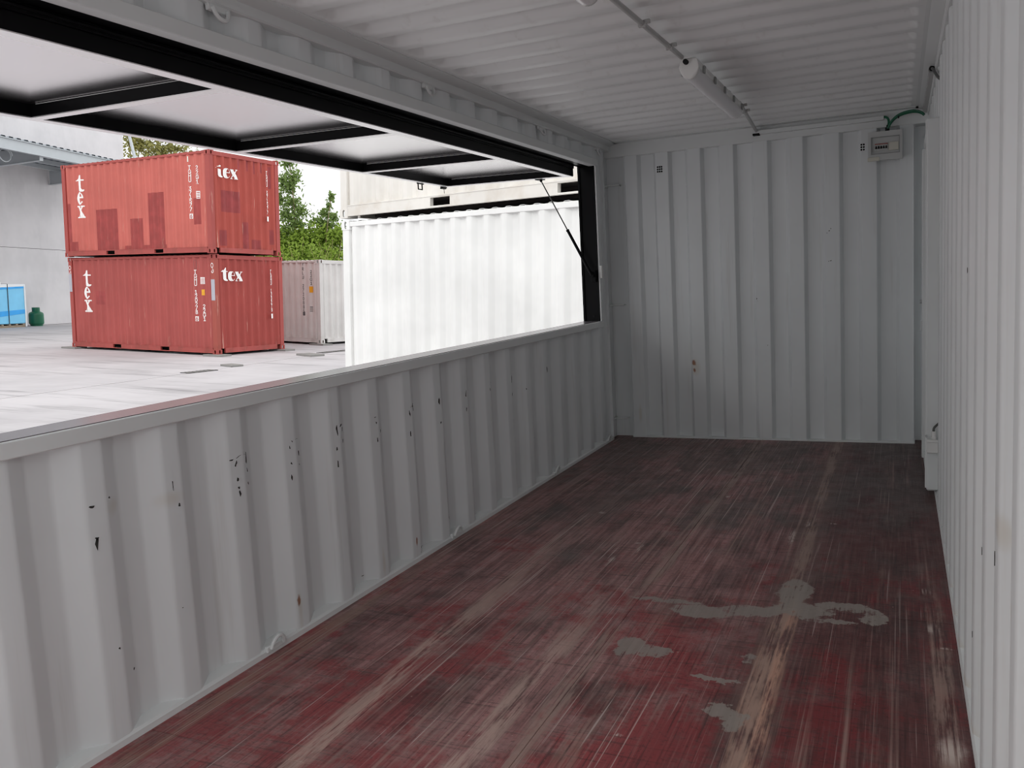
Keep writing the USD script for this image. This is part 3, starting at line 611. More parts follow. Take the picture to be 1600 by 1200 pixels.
# side door in the right wall near the end
dr = thing('door_1', 'white steel side door with box frame in the right wall', kind='structure')
part(dr, 'door_jamb', [box(2.290, W + .04, 5.20, 5.25, .072, 2.073, .003), box(2.283, 2.2905, 5.222, 5.25, .078, 2.073)], 'rail_paint', False)
part(dr, 'door_jamb', box(2.286, W + .04, 6.14, 6.20, .055, 2.020, .003), 'rail_paint', False)
part(dr, 'door_head', box(2.296, W + .04, 5.25, 6.14, 2.023, 2.073, .003), 'rail_paint', False)
part(dr, 'door_sill', box(2.296, W + .04, 5.25, 6.14, .055, .10, .003), 'rail_paint', False)
part(dr, 'door_leaf', box(2.322, W + .02, 5.25, 6.14, .10, 2.023, .003), 'rail_paint', False)
part(dr, 'door_handle', [cyl((2.286, 6.165, 1.07), (2.274, 6.165, 1.07), .012), box(2.276, 2.286, 6.150, 6.180, .88, .95, .003)], 'zinc')
sb = thing('switch_box', 'small white junction box on the side door jamb with a short cable', 'junction box', (2.318, 5.2, .28))
part(sb, 'body', box(2.291, 2.348, 5.155, 5.199, .286, .350, .004), 'fixture_plastic', False)
part(sb, 'lid', box(2.287, 2.350, 5.150, 5.158, .346, .362, .003), 'fixture_plastic', False)
part(sb, 'gland', [cyl((2.326, 5.178, .35), (2.326, 5.178, .405), .012), cyl((2.326, 5.178, .362), (2.326, 5.178, .375), .016, 6)], 'fixture_plastic')
part(sb, 'cable', tube(spline([(2.326, 5.178, .40), (2.328, 5.18, .425), (2.340, 5.19, .437), (2.355, 5.195, .452)], 10), .006), 'grey_cable')
part(sb, 'screw', [cyl((2.290, 5.17, .375), (2.290, 5.199, .375), .006), cyl((2.346, 5.16, .325), (2.352, 5.16, .325), .004)], 'zinc')


# ------------------------------------------------------------------ the yard outside (it slopes a little against the container)
YM = np.eye(4); YM[:3, :3] = rotvec([-0.0289839, 0.0463473, 0]); YM[:3, 3] = CAM + YM[:3, :3] @ np.array([0, 0, -1.7157])
def place(x, y, yaw=0.0, z=0.0):
    m = np.eye(4); c, s = math.cos(yaw), math.sin(yaw); m[:2, :2] = [[c, -s], [s, c]]; m[:3, 3] = (x, y, z); return YM @ m

# ground: concrete slabs with joints
GZ = -.045
yd = thing('ground', 'pale streaky concrete yard in slabs', M=YM, kind='structure')
part(yd, 'subgrade', box(-90, 40, -40, 110, GZ - .30, GZ - .12), 'joint_fill', False, local=True)
area = sg.box(-88, -38, 38, 108)
l1 = sg.LineString([(-90, 34.4), (-29.89, 21.31), (-24.81, 20.19), (40, 5.9 + 8.3)])
l2 = sg.LineString([(-8.0, -40), (-13.0, 8.6), (-13.47, 14.2), (-13.9, 17.4), (-14.35, 20.4), (-24, 110)])
l3 = sg.LineString([(-90, 8), (-30, 2), (40, -4)])
cutl = ops.unary_union([l1.buffer(.018), l2.buffer(.018), l3.buffer(.018)])
for q in sorted(area.difference(cutl).geoms, key=lambda q: (round(q.centroid.x, 2), round(q.centroid.y, 2))):
    part(yd, 'slab', prism(q, GZ - .14, GZ, 'xyz'), 'yard_concrete', False, local=True)
def pad(x, y, yaw, a, b, label, h=.045, mat='pad_concrete', name='concrete_pad', cat='concrete pad', group=None):
    solo(name, label, cat, (lambda m: (m.apply_transform(place(x, y, yaw, GZ)), m)[1])(box(-a / 2, a / 2, -b / 2, b / 2, .0, h, .006)), mat, M=place(x, y, yaw, GZ), smooth=False, group=group)
pad(-13.78, 15.35, -.25, .46, .30, 'thin grey concrete pad lying loose in front of the red containers', .04)
pad(-14.05, 18.60, -.35, .70, .42, 'wider grey concrete pad lying loose near the far white container', .05)
# drain grates
def grate(x, y, yaw, a, b, label):
    t = thing('drain_grate', label, 'drain grate', M=place(x, y, yaw, GZ))
    part(t, 'frame', prism(sg.box(-a / 2, -b / 2, a / 2, b / 2).difference(sg.box(-a / 2 + .03, -b / 2 + .03, a / 2 - .03, b / 2 - .03)), 0, .012, 'xyz'), 'grate_iron', False, local=True)
    n = int(a / .095)
    for k in range(n): part(t, 'grate_bar', box(-a / 2 + .04 + k * (a - .08) / (n - 1) - .018, -a / 2 + .04 + k * (a - .08) / (n - 1) + .018, -b / 2 + .02, b / 2 - .02, .001, .012), 'pad_concrete', False, local=True)
    part(t, 'pit', box(-a / 2 + .02, a / 2 - .02, -b / 2 + .02, b / 2 - .02, .0, .003), 'dark_hole', False, local=True)
grate(-13.47, 14.02, math.pi / 2 - .05, .80, .26, 'long black drain grate in the yard joint in front of the red containers')
grate(-14.33, 20.25, math.pi / 2 - .05, 1.6, .26, 'dark drain channel grate in the yard beside the near white stack')

# lettering
def letters(shape_list):
    return ops.unary_union(shape_list)
def glyph_t():
    stem = sg.Polygon([(.15, .70), (.29, .97), (.34, .97), (.34, .22), (.37, .13), (.44, .09), (.50, .11), (.50, .05), (.42, 0), (.30, 0), (.20, .05), (.16, .16)])
    return letters([stem, sg.Polygon([(-.02, .66), (.16, .80), (.20, .70), (.20, .66)]), sg.box(.30, .66, .50, .71)])
def ell(cx, cy, rx, ry): return affinity.scale(sg.Point(cx, cy).buffer(1, 24), rx, ry, origin=(cx, cy))
def glyph_e():
    body = ell(.31, .36, .30, .36)
    hole = ell(.43, .37, .115, .30)
    e = letters([body.difference(hole), sg.box(.28, .385, .56, .435).intersection(body)])
    e = e.difference(sg.Polygon([(.42, .385), (.70, .385), (.70, .12), (.52, .17), (.45, .12)]))
    return e
def glyph_x():
    return letters([sg.Polygon([(.02, .68), (.28, .68), (.66, .04), (.40, .04)]), sg.Polygon([(.50, .68), (.57, .68), (.16, .04), (.08, .04)]),
                    sg.box(-.03, .655, .33, .70), sg.box(.42, .66, .68, .70), sg.box(-.02, 0, .26, .045), sg.box(.34, 0, .72, .045)])
def flat(poly, f, x0, z0, sc, e0=.0025, seg=.03, wid=1.0):
    """painted lettering: the polygon laid on a bent sheet, f(x) its depth; (local x, y, z) with the face towards -y"""
    poly = affinity.scale(poly, sc * wid, sc, origin=(0, 0)); poly = affinity.translate(poly, x0, z0); out = []
    x_lo, _, x_hi, _ = poly.bounds
    xs_ = np.arange(x_lo, x_hi + seg, seg)
    pieces = [poly.intersection(sg.box(a, -10, a + seg, 10)) for a in xs_]
    for pc in pieces:
        for q in getattr(pc, 'geoms', [pc]):
            if q.geom_type != 'Polygon' or q.area < 1e-7: continue
            v, fc = trimesh.creation.triangulate_polygon(q, engine='earcut')
            if len(fc) == 0: continue
            out.append(trimesh.Trimesh(np.c_[v[:, 0], -f(v[:, 0]) - e0, v[:, 1]], fc, process=False))
    return trimesh.util.concatenate(out)
_gl = {}
def textpoly(ch):
    if ch not in _gl:
        m = meshkit.text_mesh(ch, 1.0, .01, True); top = m.faces[np.abs(m.vertices[m.faces][:, :, 2] - .01).max(1) < 1e-6]
        p = ops.unary_union([sg.Polygon(m.vertices[t][:, :2]).buffer(.002) for t in top]).simplify(.01)
        x0, y0, x1, y1 = p.bounds; _gl[ch] = affinity.translate(p, -(x0 + x1) / 2, 0)
    return _gl[ch]
def column_text(txt, x, ztop, zbot, h, f, wid=.85):
    n = len(txt); st = (ztop - zbot - h) / max(n - 1, 1); out = []
    for k, ch in enumerate(txt):
        if ch != ' ': out.append(flat(textpoly(ch), f, x, ztop - h - k * st, h, .003, .05, wid))
    return trimesh.util.concatenate(out)
def rect(x0, x1, z0, z1, f, e=.003): return flat(sg.box(0, 0, x1 - x0, z1 - z0), f, x0, z0, 1.0, e)
def box_code(x0, x1, z0, z1, f, e=.0045, n=4):
    return [rect(x0 + .012, x1 - .012, z0 + (z1 - z0) * (k + .25) / n, z0 + (z1 - z0) * (k + .62) / n, f, e) for k in range(n)]

# ------------------------------------------------------------------ shipping containers in the yard
CL, CW, CH = 6.058, 2.438, 2.591
def casting(mx, my, mz):
    a = m3.Manifold.cube((.178, .162, .118))
    slot = lambda r, l, axis: m3.Manifold.hull(m3.Manifold.cylinder(.3, r, r, 16, True).translate((0, l, 0)) + m3.Manifold.cylinder(.3, r, r, 16, True).translate((0, -l, 0)))
    side = slot(.026, .022, 'y').rotate((90, 0, 0)).translate((.089, .0, .059))
    end = slot(.026, .022, 'x').rotate((90, 0, 90)).translate((.0, .081, .059))
    core = m3.Manifold.cube((.178 - .028, .162 - .028, .118 - .03)).translate((.014, .014, .015))
    m = (a - side - end) - core
    mm = m.to_mesh(); t = trimesh.Trimesh(mm.vert_properties[:, :3], mm.tri_verts, process=False)
    v = t.vertices.copy(); f = t.faces
    if mx: v[:, 0] = CL - v[:, 0]
    if my: v[:, 1] = CW - v[:, 1]
    if mz: v[:, 2] = CH - v[:, 2]
    return trimesh.Trimesh(v, f[:, ::-1] if (mx + my + mz) % 2 else f, process=False)
SP, SF = trap(.2778, .068, .072, .036, .30, .14, CL - .14)
EP, EFc = trap(.252, .060, .070, .042, .25, .13, CW - .13)
def side_f(x): return SF(np.asarray(x)) - .012 if np.ndim(x) == 0 else SF(np.asarray(x)) - .012
def container(name, label, M, side, end, frame, post=None, pockets=(2.03, 4.03), group=None):
    """long side on local y = 0 facing -y, one end on x = CL"""
    t = thing(name, label, 'shipping container', M=M, group=group); q = dict(local=True)
    m, uv = ribbon(SP, .15, CH - .055, .003, lambda s, d, z: (s, .012 - d, z), True); part(t, 'side_panel', m, side, uv=uv, **q)
    m, uv = ribbon(SP, .15, CH - .055, .003, lambda s, d, z: (s, CW - .012 + d, z), True); part(t, 'side_panel', m, frame, uv=uv, **q)
    m, uv = ribbon(EP, .14, CH - .10, .003, lambda s, d, z: (CL - .012 + d, s, z), True); part(t, 'end_panel', m, end, uv=uv, **q)
    m, uv = ribbon(EP, .14, CH - .10, .003, lambda s, d, z: (.012 - d, s, z), True); part(t, 'end_panel', m, frame, uv=uv, **q)
    for mx in (0, 1):
        for my in (0, 1):
            for mz in (0, 1): part(t, 'corner_casting', casting(mx, my, mz), frame, False, **q)
            x0, y0 = (.008 if not mx else CL - .158), (.006 if not my else CW - .146)
            part(t, 'corner_post', box(x0, x0 + .150, y0, y0 + .140, .11, CH - .11, .008), post if (post and mx and not my) else frame, False, **q)
    for y in (.006, CW - .066): part(t, 'top_rail', box(.17, CL - .17, y, y + .06, CH - .078, CH - .016, .004), frame, False, **q)
    for y in (.004, CW - .054):
        poly = sg.box(.17, .022, CL - .17, .160)
        for px in pockets: poly = poly.difference(sg.box(px - .175, .042, px + .175, .138))
        part(t, 'bottom_rail', [prism(poly, y, y + .05), box(.17, CL - .17, y - .004 if y < 1 else y + .04, y + .012 if y < 1 else y + .054, .150, .162)], frame, False, **q)
    for x in (.006, CL - .066):
        part(t, 'end_rail', box(x, x + .06, .16, CW - .16, CH - .12, CH - .016, .004), frame, False, **q)
        part(t, 'end_rail', box(x, x + .06, .16 + .12, CW - .16 - .12, .022, .15, .004), frame, False, **q)
    rp_, rf_ = trap(.209, .03, .08, .022, .2, .17, CL - .17)
    m = ribbon(rp_, .03, CW - .03, .004, lambda s, d, z: (s, z, CH - .002 + d)); part(t, 'roof_sheet', m, frame, False, **q)
    part(t, 'underframe', [box(.2, CL - .2, .42, CW - .42, .03, .148), box(.1, CL - .1, .06, CW - .06, .146, .155)], 'box_dark', False, **q)
    return t
sf = lambda x: SF(np.asarray(x)) - .012
def lay_end(m):
    v = m.vertices; return trimesh.Trimesh(np.c_[CL + v[:, 1], v[:, 0], v[:, 2]], m.faces, process=False)
ef = lambda y: EFc(np.asarray(y)) - .012

A_RED = 3.0459
u = np.array([math.cos(A_RED), math.sin(A_RED)])
def red_M(fx, fy, z): o = np.array([fx, fy]) + u * CL; return place(o[0], o[1], math.atan2(-u[1], -u[0]), z)
rl = container('shipping_container', 'faded red shipping container standing on the yard, under another red one', red_M(-16.1259, 17.4489, 0), 'red_lower_side', 'red_lower_end', 'red_frame', 'rusty_post')
ru = container('shipping_container', 'patched red shipping container on top of the red stack', red_M(-16.0808, 17.3408, 2.61), 'red_upper_side', 'red_upper_end', 'red_frame')
def logo_side(t, x, zt):
    part(t, 'lettering', [flat(glyph_t().buffer(.015), sf, x - .02, zt - .46, .46, wid=1.35), flat(glyph_e().buffer(.022), sf, x - .02, zt - .82, .47, wid=.92), flat(glyph_x().buffer(.018), sf, x - .01, zt - 1.19, .47, wid=.9)], 'white_letter', False, local=True, label='large white lettering painted on the side')
logo_side(ru, .66, 2.28); logo_side(rl, .66, 2.23)
def logo_end(t, z, worn=False):
    g_t = glyph_t()
    if worn: g_t = g_t.difference(sg.Polygon([(-.1, .74), (.6, .74), (.6, .52), (.16, .60), (.08, .66)])).difference(sg.box(.33, .5, .6, .9)).difference(sg.box(-.1, .85, .6, 1.1))
    part(t, 'lettering', [lay_end(flat(g_t, ef, .20, z, .36, wid=1.1)), lay_end(flat(glyph_e(), ef, .42, z, .355, wid=1.0)), lay_end(flat(glyph_x(), ef, .665, z, .355, wid=1.0))], 'white_letter', False, local=True, label='large white lettering painted on the end')
logo_end(ru, 1.925, True); logo_end(rl, 1.90)
for t, num, a, b in ((ru, 'TGHU 371577', 2.24, 1.08), (rl, 'TGHU 120278', 2.19, 1.04)):
    lo = 0 if t == ru else -.04
    wl_ = dict(local=True, label='white stacked numbers')
    part(t, 'number_marking', column_text(num, 5.315, a, b, .10, sf), 'white_letter', False, **wl_)
    part(t, 'check_digit', rect(5.27, 5.36, b - .19, b - .06, sf), 'white_letter', False, **wl_)
    part(t, 'size_marking', column_text('22G1', 5.59, 2.22, 1.76, .10, sf) if t == ru else column_text('22G1', 5.60, 1.29, .86, .10, sf), 'white_letter', False, **wl_)
    part(t, 'weight_plate', rect(5.545, 5.65, 1.39, 1.58, sf) if t == ru else rect(5.51, 5.64, 1.82, 2.0, sf), 'white_letter', False, **wl_)
    part(t, 'number_marking', lay_end(column_text(num, 1.955, a + .03, b + .03, .10, ef)), 'white_letter', False, **wl_)
    part(t, 'check_digit', lay_end(rect(1.91, 2.0, b - .16, b - .03, ef)), 'white_letter', False, **wl_)
    part(t, 'plate_print', box_code(5.545, 5.65, 1.40, 1.57, sf) if t == ru else box_code(5.51, 5.64, 1.83, 1.99, sf), 'red_lower_side', False, local=True, kind='stuff')
    part(t, 'digit_print', flat(textpoly('6'), sf, 5.315, b - .175, .10, .005, .05, .8), 'red_lower_side', False, local=True)
    part(t, 'digit_print', lay_end(flat(textpoly('6'), ef, 1.955, b - .145, .10, .005, .05, .8)), 'red_lower_side', False, local=True)
part(ru, 'sticker', rect(5.25, 5.30, 2.33, 2.47, sf), 'cream_plastic', False, local=True)
part(rl, 'sticker', rect(5.54, 5.63, 1.53, 1.68, sf), 'yellow_sticker', False, local=True, label='small yellow warning sticker')
fp = lambda x: np.zeros_like(np.asarray(x, float)) - .006
part(rl, 'sticker', [rect(5.91, 6.045, 1.40, 1.94, fp)], 'grey_sticker', False, local=True, label='pale grey strip on the corner post')
part(rl, 'sticker', [rect(.012, .14, 1.61, 2.12, fp)], 'grey_sticker', False, local=True, label='pale grey strip on the corner post')
ringp = lambda cx, cz, r: sg.Point(cx, cz).buffer(r, 8).difference(sg.Point(cx, cz).buffer(r - .016, 8))
scr = lambda x: [flat(affinity.scale(ringp(x + .065, 2.30, .052), .9, 1.25), fp, 0, 0, 1.0), flat(affinity.scale(ringp(x + .07, 2.16, .05), .9, 1.2).difference(sg.box(x + .02, 2.16, x + .07, 2.3)), fp, 0, 0, 1.0), rect(x + .05, x + .09, 2.155, 2.17, fp)]
for x in (5.905, .01): part(rl, 'painted_mark', scr(x), 'white_letter', False, local=True, label='white hand-painted mark on the corner post')
part(rl, 'sticker', [rect(5.29, 5.345, 2.22, 2.225, sf), rect(5.285, 5.29, 2.22, 2.44, sf), rect(5.345, 5.35, 2.22, 2.44, sf), rect(5.29, 5.345, 2.435, 2.44, sf)], 'dark_letter', False, local=True)

A_W = -0.3701
def near_M(z, dx=0, dy=0): return place(-6.741 + dx, 9.6545 + dy, A_W, z)
nl = container('shipping_container', 'clean bright white shipping container filling the opening, lower of the white stack', near_M(0), 'white_box', 'white_box', 'white_box')
nu = container('shipping_container', 'cream white shipping container stacked on the bright white one', near_M(2.625, -.03, .01), 'cream_box', 'cream_box', 'cream_box')
fx, fy = -16.353, 22.21; ang = math.atan2(-.2, .98); o = np.array([fx, fy]) - CL * np.array([math.cos(ang), math.sin(ang)])
fc = container('shipping_container', 'greyish white shipping container standing behind the red stack', place(o[0], o[1], ang, 0), 'grey_white_box', 'grey_white_box', 'grey_white_box')
dl_ = dict(local=True, label='dark stacked numbers')
part(fc, 'number_marking', column_text('YRLU 2720885', CL - .775, 2.50, .95, .10, sf), 'dark_letter', False, **dl_)
part(fc, 'size_marking', column_text('22G1', CL - .43, 2.27, 1.82, .09, sf), 'dark_letter', False, **dl_)
part(fc, 'plate_print', box_code(CL - .50, CL - .37, .98, 1.16, sf), 'dark_letter', False, local=True, kind='stuff')
part(fc, 'check_digit', rect(CL - .82, CL - .73, .86, .98, sf), 'dark_letter', False, **dl_)
part(fc, 'sticker', rect(CL - .50, CL - .36, 1.58, 1.77, sf), 'yellow_sticker', False, local=True, label='small orange warning sticker')
# pads under the containers
for M0, nm in ((red_M(-16.1259, 17.4489, 0), 'lower red container'), (place(o[0], o[1], ang, 0), 'far white container')):
    for (px, py), w in (((CL - .06, .04), 'near corner'), ((.02, .04), 'left corner'), ((CL - .06, CW - .06), 'far right corner')):
        if nm[0] == 'f' and w != 'near corner': continue
        Mp = M0.copy(); Mp[:3, 3] = (M0 @ np.array([px, py, GZ, 1]))[:3]
        bm = box(-.32, .32, -.20, .20, .0, -GZ, .005); bm.apply_transform(Mp)
        solo('concrete_pad', f'grey pad under the {w} of the {nm}', 'concrete pad', bm, 'pad_concrete', M=Mp, smooth=False)

# ------------------------------------------------------------------ warehouse wall with its canopy
G1 = np.array([-37.12, 26.49]); yaw_w = math.atan2(.9798, -.1998)
WM = place(G1[0], G1[1], yaw_w, GZ)        # local x along the wall, local -y towards the yard
wa = thing('warehouse', 'grey precast concrete warehouse wall across the yard', 'building', M=WM)
for x0, x1 in ((-22, -14.5), (-14.5, -4), (-4, 9.28)):
    for z0, z1 in ((0, 3.62), (3.62, 13.4)):
        part(wa, 'wall_panel', box(x0 + .008, x1 - .008, 0, .25, z0 + .008, z1 - .008, .006), 'precast', False, local=True)
part(wa, 'wall_core', box(-22, 9.26, .05, .22, 0, 13.3), 'joint_fill', False, local=True)
ca = thing('canopy', 'grey steel canopy with ribbed roof sheet jutting from the warehouse wall', 'canopy', M=WM)
zt = 7.66; off = 4.0
cpp, _ = trap(.40, .05, .12, .06, .1, -14, 5.4, .004)
part(ca, 'roof_sheet', ribbon(cpp, -off - .06, -.02, .006, lambda s, d, z: (s, z, zt + .08 + d - .045 * (z + off))), 'galv_sheet', False, local=True)
part(ca, 'fascia_beam', [box(-14, 5.4, -off - .04, -off + .02, zt - .42, zt, .004), box(-14, 5.4, -off - .10, -off + .08, zt - .45, zt - .415), box(-14, 5.4, -off - .10, -off + .08, zt - .02, zt + .012)], 'galv_beam', False, local=True)
for x in (-11.6, -6.6, -1.5, 3.6):
    pl = sg.Polygon([(-off + .05, zt - .62), (-off + .05, zt - .06), (-.02, zt - .26), (-.02, zt - .95)])
    m = prism(pl, -.008, .008, 'yzx'); m.vertices[:, 0] += x
    m2 = trimesh.convex.convex_hull([(x - .10, -off + .05, zt - .62), (x + .10, -off + .05, zt - .62), (x - .10, -.02, zt - .95), (x + .10, -.02, zt - .95), (x - .10, -off + .05, zt - .60), (x + .10, -off + .05, zt - .60), (x - .10, -.02, zt - .93), (x + .10, -.02, zt - .93)])
    part(ca, 'cantilever_beam', [m, m2, box(x - .10, x + .10, -off + .04, -off + .056, zt - .62, zt - .05)], 'galv_beam', False, local=True)
for k, y in enumerate((-.6, -1.7, -2.8)):
    part(ca, 'purlin', box(-14, 5.4, y - .05, y + .05, zt - .26 - .045 * (y + off) + .08, zt - .06 - .045 * (y + off) + .07, .004), 'galv_beam', False, local=True)
part(ca, 'stay_rod', cyl((8.9, .0, 12.7), (4.75, -off, zt + .05), .075, 12), 'galv_beam', local=True)
part(ca, 'stay_rod', cyl((-6.6, .0, 10.8), (-3.9, -off, zt + .05), .03, 12), 'galv_beam', local=True)
a = np.linspace(0, 2 * math.pi * 1.6, 30)
solo('cable_loop', 'loose pale cable looped under the canopy edge', 'cable', (lambda m: (m.apply_transform(WM), m)[1])(tube(np.c_[-3.1 + .32 * np.cos(a) + .05 * a / 6, np.full(30, -off + .3) + .02 * a, zt - .60 + .26 * np.sin(a)], .022, 6)), 'galv_beam', M=WM)

# wrapped pallet and gas bottle by the wall
PM = place(-36.34, 27.22, yaw_w, GZ)
pw = thing('wrapped_pallet', 'stack wrapped in bright blue film on a wooden pallet', 'wrapped pallet', M=PM)
part(pw, 'wrapped_load', box(-3.6, 0, .0, .9, .16, 1.86, .03), 'blue_wrap', False, local=True)
part(pw, 'film_band', [trimesh.convex.convex_hull([(-3.62, y, z) for y in (-.012, .2) for z in (.32, .62)] + [(.012, y, z) for y in (-.012, .2) for z in (.62, .80)]), trimesh.convex.convex_hull([(-3.62, y, z) for y in (-.012, .2) for z in (1.58, 1.76)] + [(.012, y, z) for y in (-.012, .2) for z in (1.76, 1.84)])], 'blue_film', False, local=True, label='darker blue film bands')
part(pw, 'top_sheet', [trimesh.convex.convex_hull([(-3.63, y, z) for y in (-.015, .91) for z in (1.70, 1.92)] + [(.02, y, z) for y in (-.015, .91) for z in (1.84, 1.94)]), box(-1.35, -1.0, .3, .9, 1.90, 2.02, .02)], 'white_wrap', False, local=True, label='white cover sheet')
part(pw, 'corner_board', box(-.05, .03, -.03, .06, .02, 1.92, .01), 'white_wrap', False, local=True, label='white edge board')
part(pw, 'strap', [box(-1.02, -.98, -.02, -.012, .16, 1.94), box(-1.02, -.98, -.02, .92, 1.92, 1.945)], 'strap_black', False, local=True)
part(pw, 'pallet', [box(-3.5, -.05, y, y + .14, 0, .09) for y in (.02, .38, .74)] + [box(x, x + .12, .0, .9, .09, .16) for x in np.linspace(-3.5, -.2, 9)], 'pallet_wood', False, local=True)
gm = place(-36.75, 28.05, 0, GZ)
gb = thing('gas_bottle', 'stubby green gas bottle beside the blue wrapped pallet', 'gas bottle', M=gm)
R_ = .32
prof = [(0, .05), (.24, .05), (.30, .09), (R_, .15), (R_, .52), (.31, .58), (.27, .63), (.18, .67), (.07, .685), (.07, .70), (0, .70)]
part(gb, 'body', trimesh.creation.revolve(prof, sections=28), 'gas_green', 40, local=True)
part(gb, 'foot_ring', trimesh.creation.revolve([(.25, 0), (.265, 0), (.265, .10), (.25, .10), (.25, 0)], sections=28), 'gas_green', 40, local=True)
col_ = trimesh.creation.revolve([(.155, .64), (.170, .64), (.170, .86), (.155, .86), (.155, .64)], sections=28)
part(gb, 'collar', col_, 'gas_green', 40, local=True)
part(gb, 'valve', [cyl((0, 0, .68), (0, 0, .80), .03), cyl((0, 0, .76), (.07, 0, .76), .022)], 'zinc', local=True)

# ------------------------------------------------------------------ trees and scrub beyond the yard
def leaves(rs, blobs, size, per, flat_=.5):
    V, F = [], []
    for c, r, n in blobs:
        n = int(n * per)
        d = rs.normal(size=(n, 3)); d /= np.linalg.norm(d, axis=1, keepdims=True)
        p = np.array(c) + d * np.array(r) * np.minimum(np.abs(rs.normal(size=(n, 1))) * .75, 1.75)
        a = rs.normal(size=(n, 3)); a /= np.linalg.norm(a, axis=1, keepdims=True)
        b = np.cross(a, rs.normal(size=(n, 3))); b /= np.linalg.norm(b, axis=1, keepdims=True); cc = np.cross(a, b)
        s = size * rs.uniform(.6, 1.3, (n, 1))
        q = np.stack([p - a * s, p + b * s * flat_ + cc * s * .12, p + a * s, p - b * s * flat_ + cc * s * .12], 1)
        k = len(V) and sum(len(x) for x in V); V.append(q.reshape(-1, 3)); i = k + 4 * np.arange(n)[:, None]
        F += [np.hstack([i, i + 1, i + 2]), np.hstack([i, i + 2, i + 3])]
    return trimesh.Trimesh(np.vstack(V), np.vstack(F), process=False)
def tree(name, label, cat, x, y, blobs, size, per, mat, seed, stems, group=None, smat='twig'):
    rs = np.random.default_rng(seed); t = thing(name, label, cat, M=place(x, y, 0, GZ), group=group)
    part(t, 'foliage', leaves(rs, blobs, size, per), mat, False, local=True, kind='stuff')
    for b, c, r in stems:
        b, c = np.array(b, float), np.array(c, float); mid = (b + c) / 2 + rs.normal(size=3) * .10 * np.linalg.norm(c - b) * np.array([1, 1, .2])
        part(t, 'stem', tube(spline([b, mid, c], 8), list(np.linspace(r, r * .35, 8)), 6), smat, local=True)
def lat(lst, d=(.8, .6), dp=0.0): return [((l * d[0] - dp * d[1] * .3, l * d[1] + dp, z), (rx, rx * 1.2, rz), n) for l, z, rx, rz, n in lst]
tx, ty = -21.72, 28.71
tree('slender_tree', 'slender leafy tree rising between the red and white containers', 'tree', tx, ty,
     lat([(-.64, 7.34, .24, .37, .5), (-.66, 6.71, .27, .27, .8), (-.45, 6.12, .29, .32, .9), (-.66, 5.75, .32, .32, .9), (-.9, 5.96, .19, .27, .5), (-.58, 5.16, .32, .27, .9), (-.24, 4.84, .32, .27, .9), (-.74, 4.63, .32, .32, 1), (-.37, 4.26, .43, .32, 1.1), (-.98, 5.27, .16, .37, .5), (-.96, 3.94, .32, .43, 1)]),
     .085, 330, 'leaf_dark', 1, [((-.50, -.37, 0), (-.53, -.4, 7.3), .045), ((-.52, -.38, 3.0), (-.30, -.1, 5.0), .02), ((-.52, -.38, 3.6), (-.75, -.5, 5.6), .02)])
tree('slender_tree', 'small thin sapling with a leafy tip left of the near white stack', 'tree', tx, ty + .2,
     lat([(.88, 5.4, .11, .19, .4), (.77, 5.06, .13, .16, .4), (.58, 4.74, .24, .19, .7), (.96, 4.6, .19, .19, .5), (.37, 4.45, .27, .19, .7), (.72, 4.31, .32, .21, .8)]),
     .080, 330, 'leaf_dark', 2, [((.5, .3, 0), (.70, .53, 5.4), .035), ((.52, .33, 3.2), (.78, .55, 4.7), .018)])
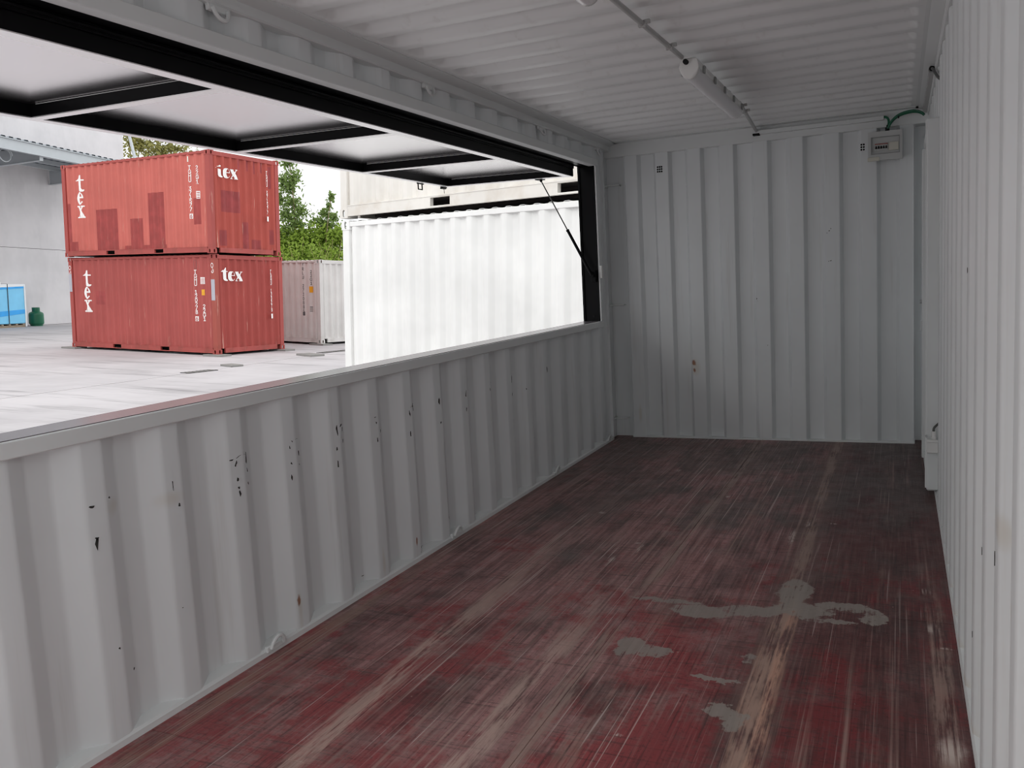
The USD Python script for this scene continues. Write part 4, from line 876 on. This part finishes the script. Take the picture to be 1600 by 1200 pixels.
tree('thicket', 'bright green thicket behind the far white container', 'bush', tx, ty - .3,
     lat([(-.74, 3.51, .53, .53, 2.2), (-.05, 3.73, .53, .48, 2.2), (.64, 3.78, .53, .43, 2.2), (1.28, 3.78, .48, .37, 1.8), (.27, 3.2, 1.17, .37, 3), (1.9, 3.7, .6, .4, 2), (-1.5, 3.5, .6, .6, 2), (.3, 2.3, 1.8, .8, 9), (.2, 2.9, 1.7, .5, 6)], dp=.3),
     .080, 900, 'leaf_bright', 3, [((-.4 + .5 * k, .1 * k, 0), (-.8 + .62 * k, -.3 + .4 * k, 3.6), .03) for k in range(4)])
rs = np.random.default_rng(8); t = thing('dry_scrub', 'pale dry stalks and twigs at the foot of the thicket', 'scrub', M=place(tx, ty - 1.2, 0, GZ), kind='stuff')
stk = []
for k in range(90):
    l = rs.uniform(-2.2, 2.4); b = np.array([l * .8, l * .6 + rs.uniform(-.5, .4), 0]); e = b + np.array([rs.normal() * 1.1, rs.normal() * .5, rs.uniform(2.6, 3.8)])
    stk.append(tube(spline([b, (b + e) / 2 + rs.normal(size=3) * .18, e], 6), [.022, .018, .015, .012, .009, .006], 4))
part(t, 'stalks', stk, 'dry_reed', False, local=True, kind='stuff')
lx, ly = -40.34, 39.06
def far(sel): return [(l * 1.08, (z - 1.76) * 1.08 + 1.76, a * 1.08, b * 1.08, n) for l, z, a, b, n in sel]
for k, (sel, lab) in enumerate(((((-1.34, 10.29, .61, .69, 2), (-.77, 9.44, 1.15, .61, 2), (-1.73, 11.17, .54, .61, 1), (-1.6, 8.0, 1.3, 1.2, 3)), 'olive coloured tree behind the end of the warehouse wall'),
                                (((-.19, 10.52, .69, .61, 2), (.3, 9.0, 1.0, .9, 2)), 'olive coloured tree behind the red stack, middle one of three'),
                                (((.84, 10.21, .69, .54, 1.6), (1.73, 9.98, .46, .38, 1), (.96, 9.36, 1.15, .46, 1.5), (1.2, 8.0, 1.0, .9, 2)), 'olive coloured tree over the right part of the upper red container'))):
    tree('olive_tree', lab, 'tree', lx, ly, lat(far(sel), (.71, .71)), .13, 230, 'leaf_olive', 11 + k, [((sel[0][0] * .71, sel[0][0] * .71, 0), (sel[0][0] * .71, sel[0][0] * .71, sel[0][1]), .10), ((sel[-1][0] * .71, sel[-1][0] * .71, 5), (sel[0][0] * .71 + .5, sel[0][0] * .71 + .4, sel[0][1] + .2), .05)], smat='twig')
